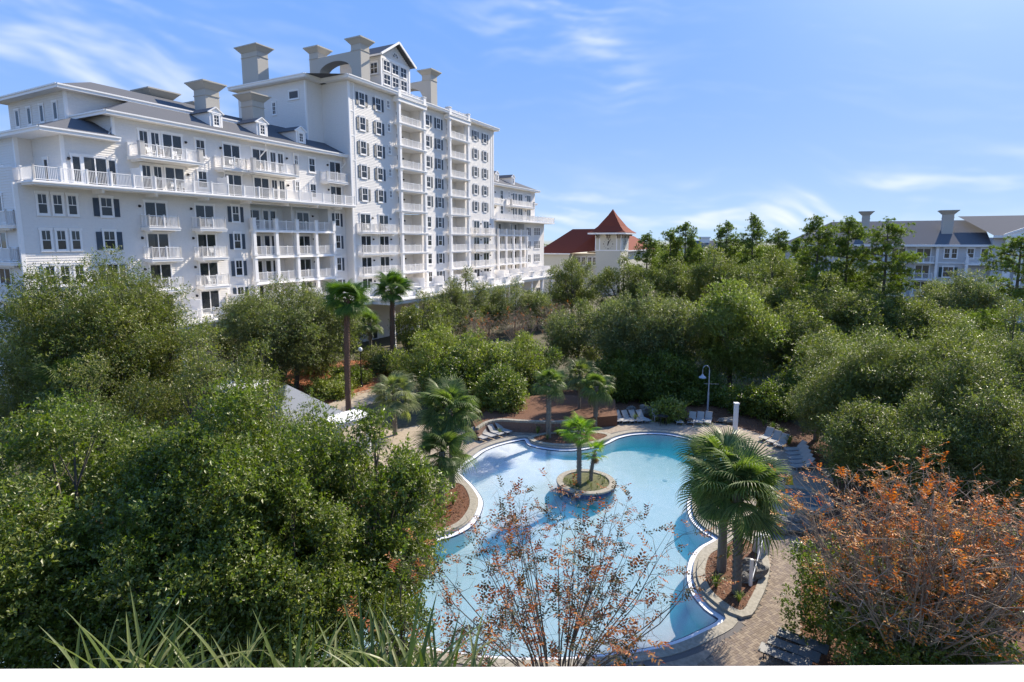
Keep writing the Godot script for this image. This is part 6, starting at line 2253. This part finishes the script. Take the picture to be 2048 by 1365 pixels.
	for q in [[1765, 35, 650, 150, 20, "behind the palm that peeps out of the oaks"], [1905, 32, 640, 150, 20, "just below the broad silvery one"], [2040, 34, 605, 130, 16, "next to the leaning pine"], [1742, 29, 800, 100, 14, "overhanging the close row of loungers"],
		[1850, 27.5, 795, 140, 18, "directly behind the tallest orange myrtle"], [2000, 27, 770, 140, 18, "behind the smaller orange myrtle"], [1712, 33, 720, 75, 12, "crowding the half-buried palm"]]:
		tree("oak_tree", "spreading olive live oak " + q[5], rg, "oak_near", q[0], q[1], q[2], q[3], .10, 1.0, 50, q[4])
	var sl := "dark leafy shrub under the orange crape myrtle"
	for q in [[1682, 17.6, 1075, 90], [1815, 16.5, 1090, 130], [1965, 16.5, 1040, 120], [1790, 14.5, 1225, 95], [1940, 14, 1235, 120]]:
		tree("shrub", sl, "shrubs under the crape myrtle", "holly", q[0], q[1], q[2], q[3], .02, .75, 51, 10, "shrub")
	for q in [[1295, 96, 470, 28], [1342, 92, 463, 26], [1372, 90, 448, 36], [1455, 96, 447, 34], [1508, 93, 433, 32], [1558, 96, 460, 30], [1400, 88, 500, 26], [1600, 90, 480, 30]]:
		pine(q[0], q[1], q[2], q[3])
	for q in [[1640, 66, 437, 44], [1700, 68, 439, 48], [1778, 64, 446, 64]]:
		pine(q[0], q[1], q[2], q[3], .25, "tall pine with green tufts in front of the grey apartment block")
	pine(2045, 50, 478, 75, .3, "leaning pine beside the pediment of the grey block")
	far_wood()
	# small trees and clipped shrubs
	tree("young_tree", "small pale-stemmed young tree in the raised mulch bed", "", "oak_yellow", 1012, 42.5, 788, 26, .45, .45, 60, 6)
	for q in [[645, 50, 768, 26], [672, 49, 778, 20], [688, 52, 762, 18]]:
		tree("shrub", "clipped round green shrub in the pine straw", "clipped shrubs in the pine straw", "oak_yellow", q[0], q[1], q[2], q[3], .02, 1.6, 61, 8, "shrub")
	for q in [[712, 54, 742, 30], [690, 56, 745, 24]]:
		tree("shrub", "dark hedge behind the clipped round shrubs", "hedge behind the clipped shrubs", "holly_far", q[0], q[1], q[2], q[3], .02, 1.4, 62, 8, "shrub")
	for q in [[1330, 46.0, 815, 16], [1345, 44.0, 812, 18]]:
		tree("shrub", "bright leafy shrub behind the patio table", "shrubs behind the patio table", "oak_yellow", q[0], 42.6, q[2], q[3], .02, 1.3, 63, 6, "shrub")
	for q in [[770, 58, 715, 30], [815, 55, 722, 34], [745, 62, 700, 34], [850, 53, 735, 30], [630, 58, 715, 40], [540, 48, 740, 36]]:
		tree("shrub", "loose green bush at the edge of the pine straw bed", "bushes round the pine straw bed", "oak", q[0], q[1], q[2], q[3], .03, 1.0, 64, 8, "shrub")
	# bare reddish myrtles by the hotel
	for q in [[960, 66, 625, 48], [1040, 66, 612, 52], [1110, 68, 600, 46]]:
		myrtle("nearly bare reddish crape myrtle in front of the hotel terrace", q[0], q[1], q[2], q[3], 34, 130, true, int(q[0]), .3, "bare myrtles by the hotel terrace")
	myrtle("crape myrtle with sparse rust-red leaves in front of the pool", 1115, 14.2, 1040, 365, 44, 1500, false, 71, .42)
	myrtle("crape myrtle with orange leaves and pale bare stems beside the flat loungers", 1850, 15.2, 965, 290, 95, 1600, true, 72, .22)
	myrtle("orange crape myrtle whose twigs rise over the second one's shoulder", 1990, 15.8, 985, 160, 40, 480, true, 73, .2)
	# palms
	palm("tall fan palm with a rusty trunk standing clear of the pavilion roof", G(697, 826), P3(704, 598, -G(697, 826).z).y, "washingtonia", 46, 1.3, 4, Vector3(.25, 0, 0), .20)
	palm("tall fan palm with a rusty trunk behind the black garden lamp", G(786, 740), P3(789, 575, -G(786, 740).z).y, "washingtonia", 46, 1.4, 6, Vector3(.2, 0, 0), .22)
	palm("short fan palm by the hotel's round columns", G(742, 725), 4.6, "sabal", 26, 1.2, 8, Vector3.ZERO, .17)
	palm("grey-green drooping palm between the rusty trunks and the path", G(790, 870), 3.1, "pale", 34, 1.3, 9, Vector3.ZERO, .15)
	palm("full-crowned sabal palm, taller of the pair in the grassy planter", G(905, 975, .1), 4.6, "sabal", 40, 1.28, 10, Vector3(-.1, 0, 0), .15)
	palm("lower sabal palm of the pair in the grassy planter", G(884, 1006, .1), 2.85, "sabal", 30, 1.12, 12, Vector3(.05, 0, 0), .14)
	palm("sabal palm with a cross-hatched trunk in the bed jutting into the pool", G(1097, 876, .1), 4.05, "booted", 34, .92, 14, Vector3(0, 0, 0), .16)
	palm("sabal palm with a bare grey trunk behind the cross-hatched one", G(1158, 838), 3.6, "sabal", 30, .92, 15, Vector3.ZERO, .12)
	palm("short leafy sabal palm beside the row of six loungers", G(1191, 855), 3.2, "booted", 32, .95, 17, Vector3.ZERO, .15)
	palm("bright green shaggy palm on the round island", G(1158, 968, .2), 3.15, "windmill", 26, .80, 18, Vector3(-.05, 0, 0), .12)
	palm("tiny leaning palm on the round island", G(1182, 960, .2), 1.65, "windmill", 13, .60, 20, Vector3(.22, 0, 0), .10)
	palm("big sabal palm with a smooth grey trunk in the bed by the leaning pole", G(1443, 1142, .1), 4.55, "smooth", 36, 1.3, 22, Vector3(-.15, 0, 0), .17)
	palm("big sabal palm with a shaggy booted trunk in the bed by the leaning pole", G(1473, 1186, .1), 4.35, "booted", 38, 1.3, 24, Vector3(-.2, 0, 0), .16)
	palm("palm peeping out of the oaks above the loungers", G(1655, 800), 3.6, "sabal", 26, 1.2, 25, Vector3.ZERO, .16)
	palm("palm half buried in the oaks beside the close row of loungers", G(1632, 880), 2.6, "sabal", 26, 1.1, 27, Vector3.ZERO, .16)
	palm("fan palm buried in the thicket in front of the hotel's end wall", P3(140, 770, 25.0) * Vector3(1, 0, 1), P3(140, 770, 25.0).y, "sabal", 24, 1.1, 28, Vector3.ZERO, .16)
	for q in [[170, 6.6, 1255, 20], [262, 6.4, 1190, 34], [330, 6.9, 1262, 22], [420, 6.5, 1235, 30], [500, 6.9, 1255, 24], [580, 6.5, 1240, 30], [655, 6.8, 1260, 22], [745, 6.6, 1215, 30], [805, 6.3, 1195, 24], [885, 6.5, 1245, 28], [940, 6.8, 1275, 16]]:
		strap_palm(q[0], q[1], q[2] + 35, int(q[0]), int(q[3] * 1.35))
	# tufts of grass in the beds
	for q in [[880, 1035, .55, 46], [906, 1010, .40, 36], [892, 985, .5, 40], [862, 1020, .4, 30], [1432, 1175, .5, 46], [1452, 1120, .6, 46], [1478, 1205, .4, 34], [1075, 868, .5, 40], [1115, 870, .5, 40], [1095, 880, .4, 30], [1545, 862, .6, 46], [1562, 872, .55, 46], [1578, 890, .6, 46], [1528, 852, .5, 40], [1345, 828, .7, 46], [1330, 826, .6, 46], [1000, 868, .4, 30], [1020, 842, .5, 36], [1040, 842, .5, 36], [1060, 842, .5, 36], [1270, 842, .5, 36]]:
		var at := G(q[0], q[1], .1)
		var o := thing("grass_clump", "tuft of green strappy grass growing in a mulch bed", "grass", at, "grass tufts in the mulch beds")
		tuft(o, Vector3.ZERO, q[2] * 1.35, q[3], Color(.16, .20, .045))

func far_wood() -> void:
	var r := RandomNumberGenerator.new()
	r.seed = 99
	var xs := [[], [], []]
	var ts := [[], [], []]
	for i in 1500:
		var d := r.randf_range(170, 420)
		var px := r.randf_range(900, 2500)
		var p := P3(px, 483, d)
		var h := r.randf_range(6, 12.2)
		for q in 4:
			var k := r.randi_range(0, 2)
			xs[k].append(Transform3D(turned(r, r.randf_range(3.5, 5.5)), Vector3(p.x + r.randfn() * 2.5, h * r.randf_range(.35, 1.0) - 1.5, p.z + r.randfn() * 2.5)))
			var v := r.randf_range(.8, 1.15)
			ts[k].append(Color(v, v, v))
	var o := Node3D.new()
	o.name = numbered("distant_wood")
	o.set_meta("kind", "stuff")
	o.set_meta("label", "far-off wood along the horizon behind the pines")
	o.set_meta("category", "trees")
	add_child(o)
	for k in 3:
		scatter(o, "foliage", clump_for("oak", k), M.leaf_dull, xs[k], ts[k])


func _ready() -> void:
	rng.seed = 7
	materials()
	light_and_lens()
	build_pool()
	build_ground()
	build_planters()
	build_pavers()
	build_hotel()
	build_clock_tower()
	build_right_block()
	build_small_things()
	build_plants()
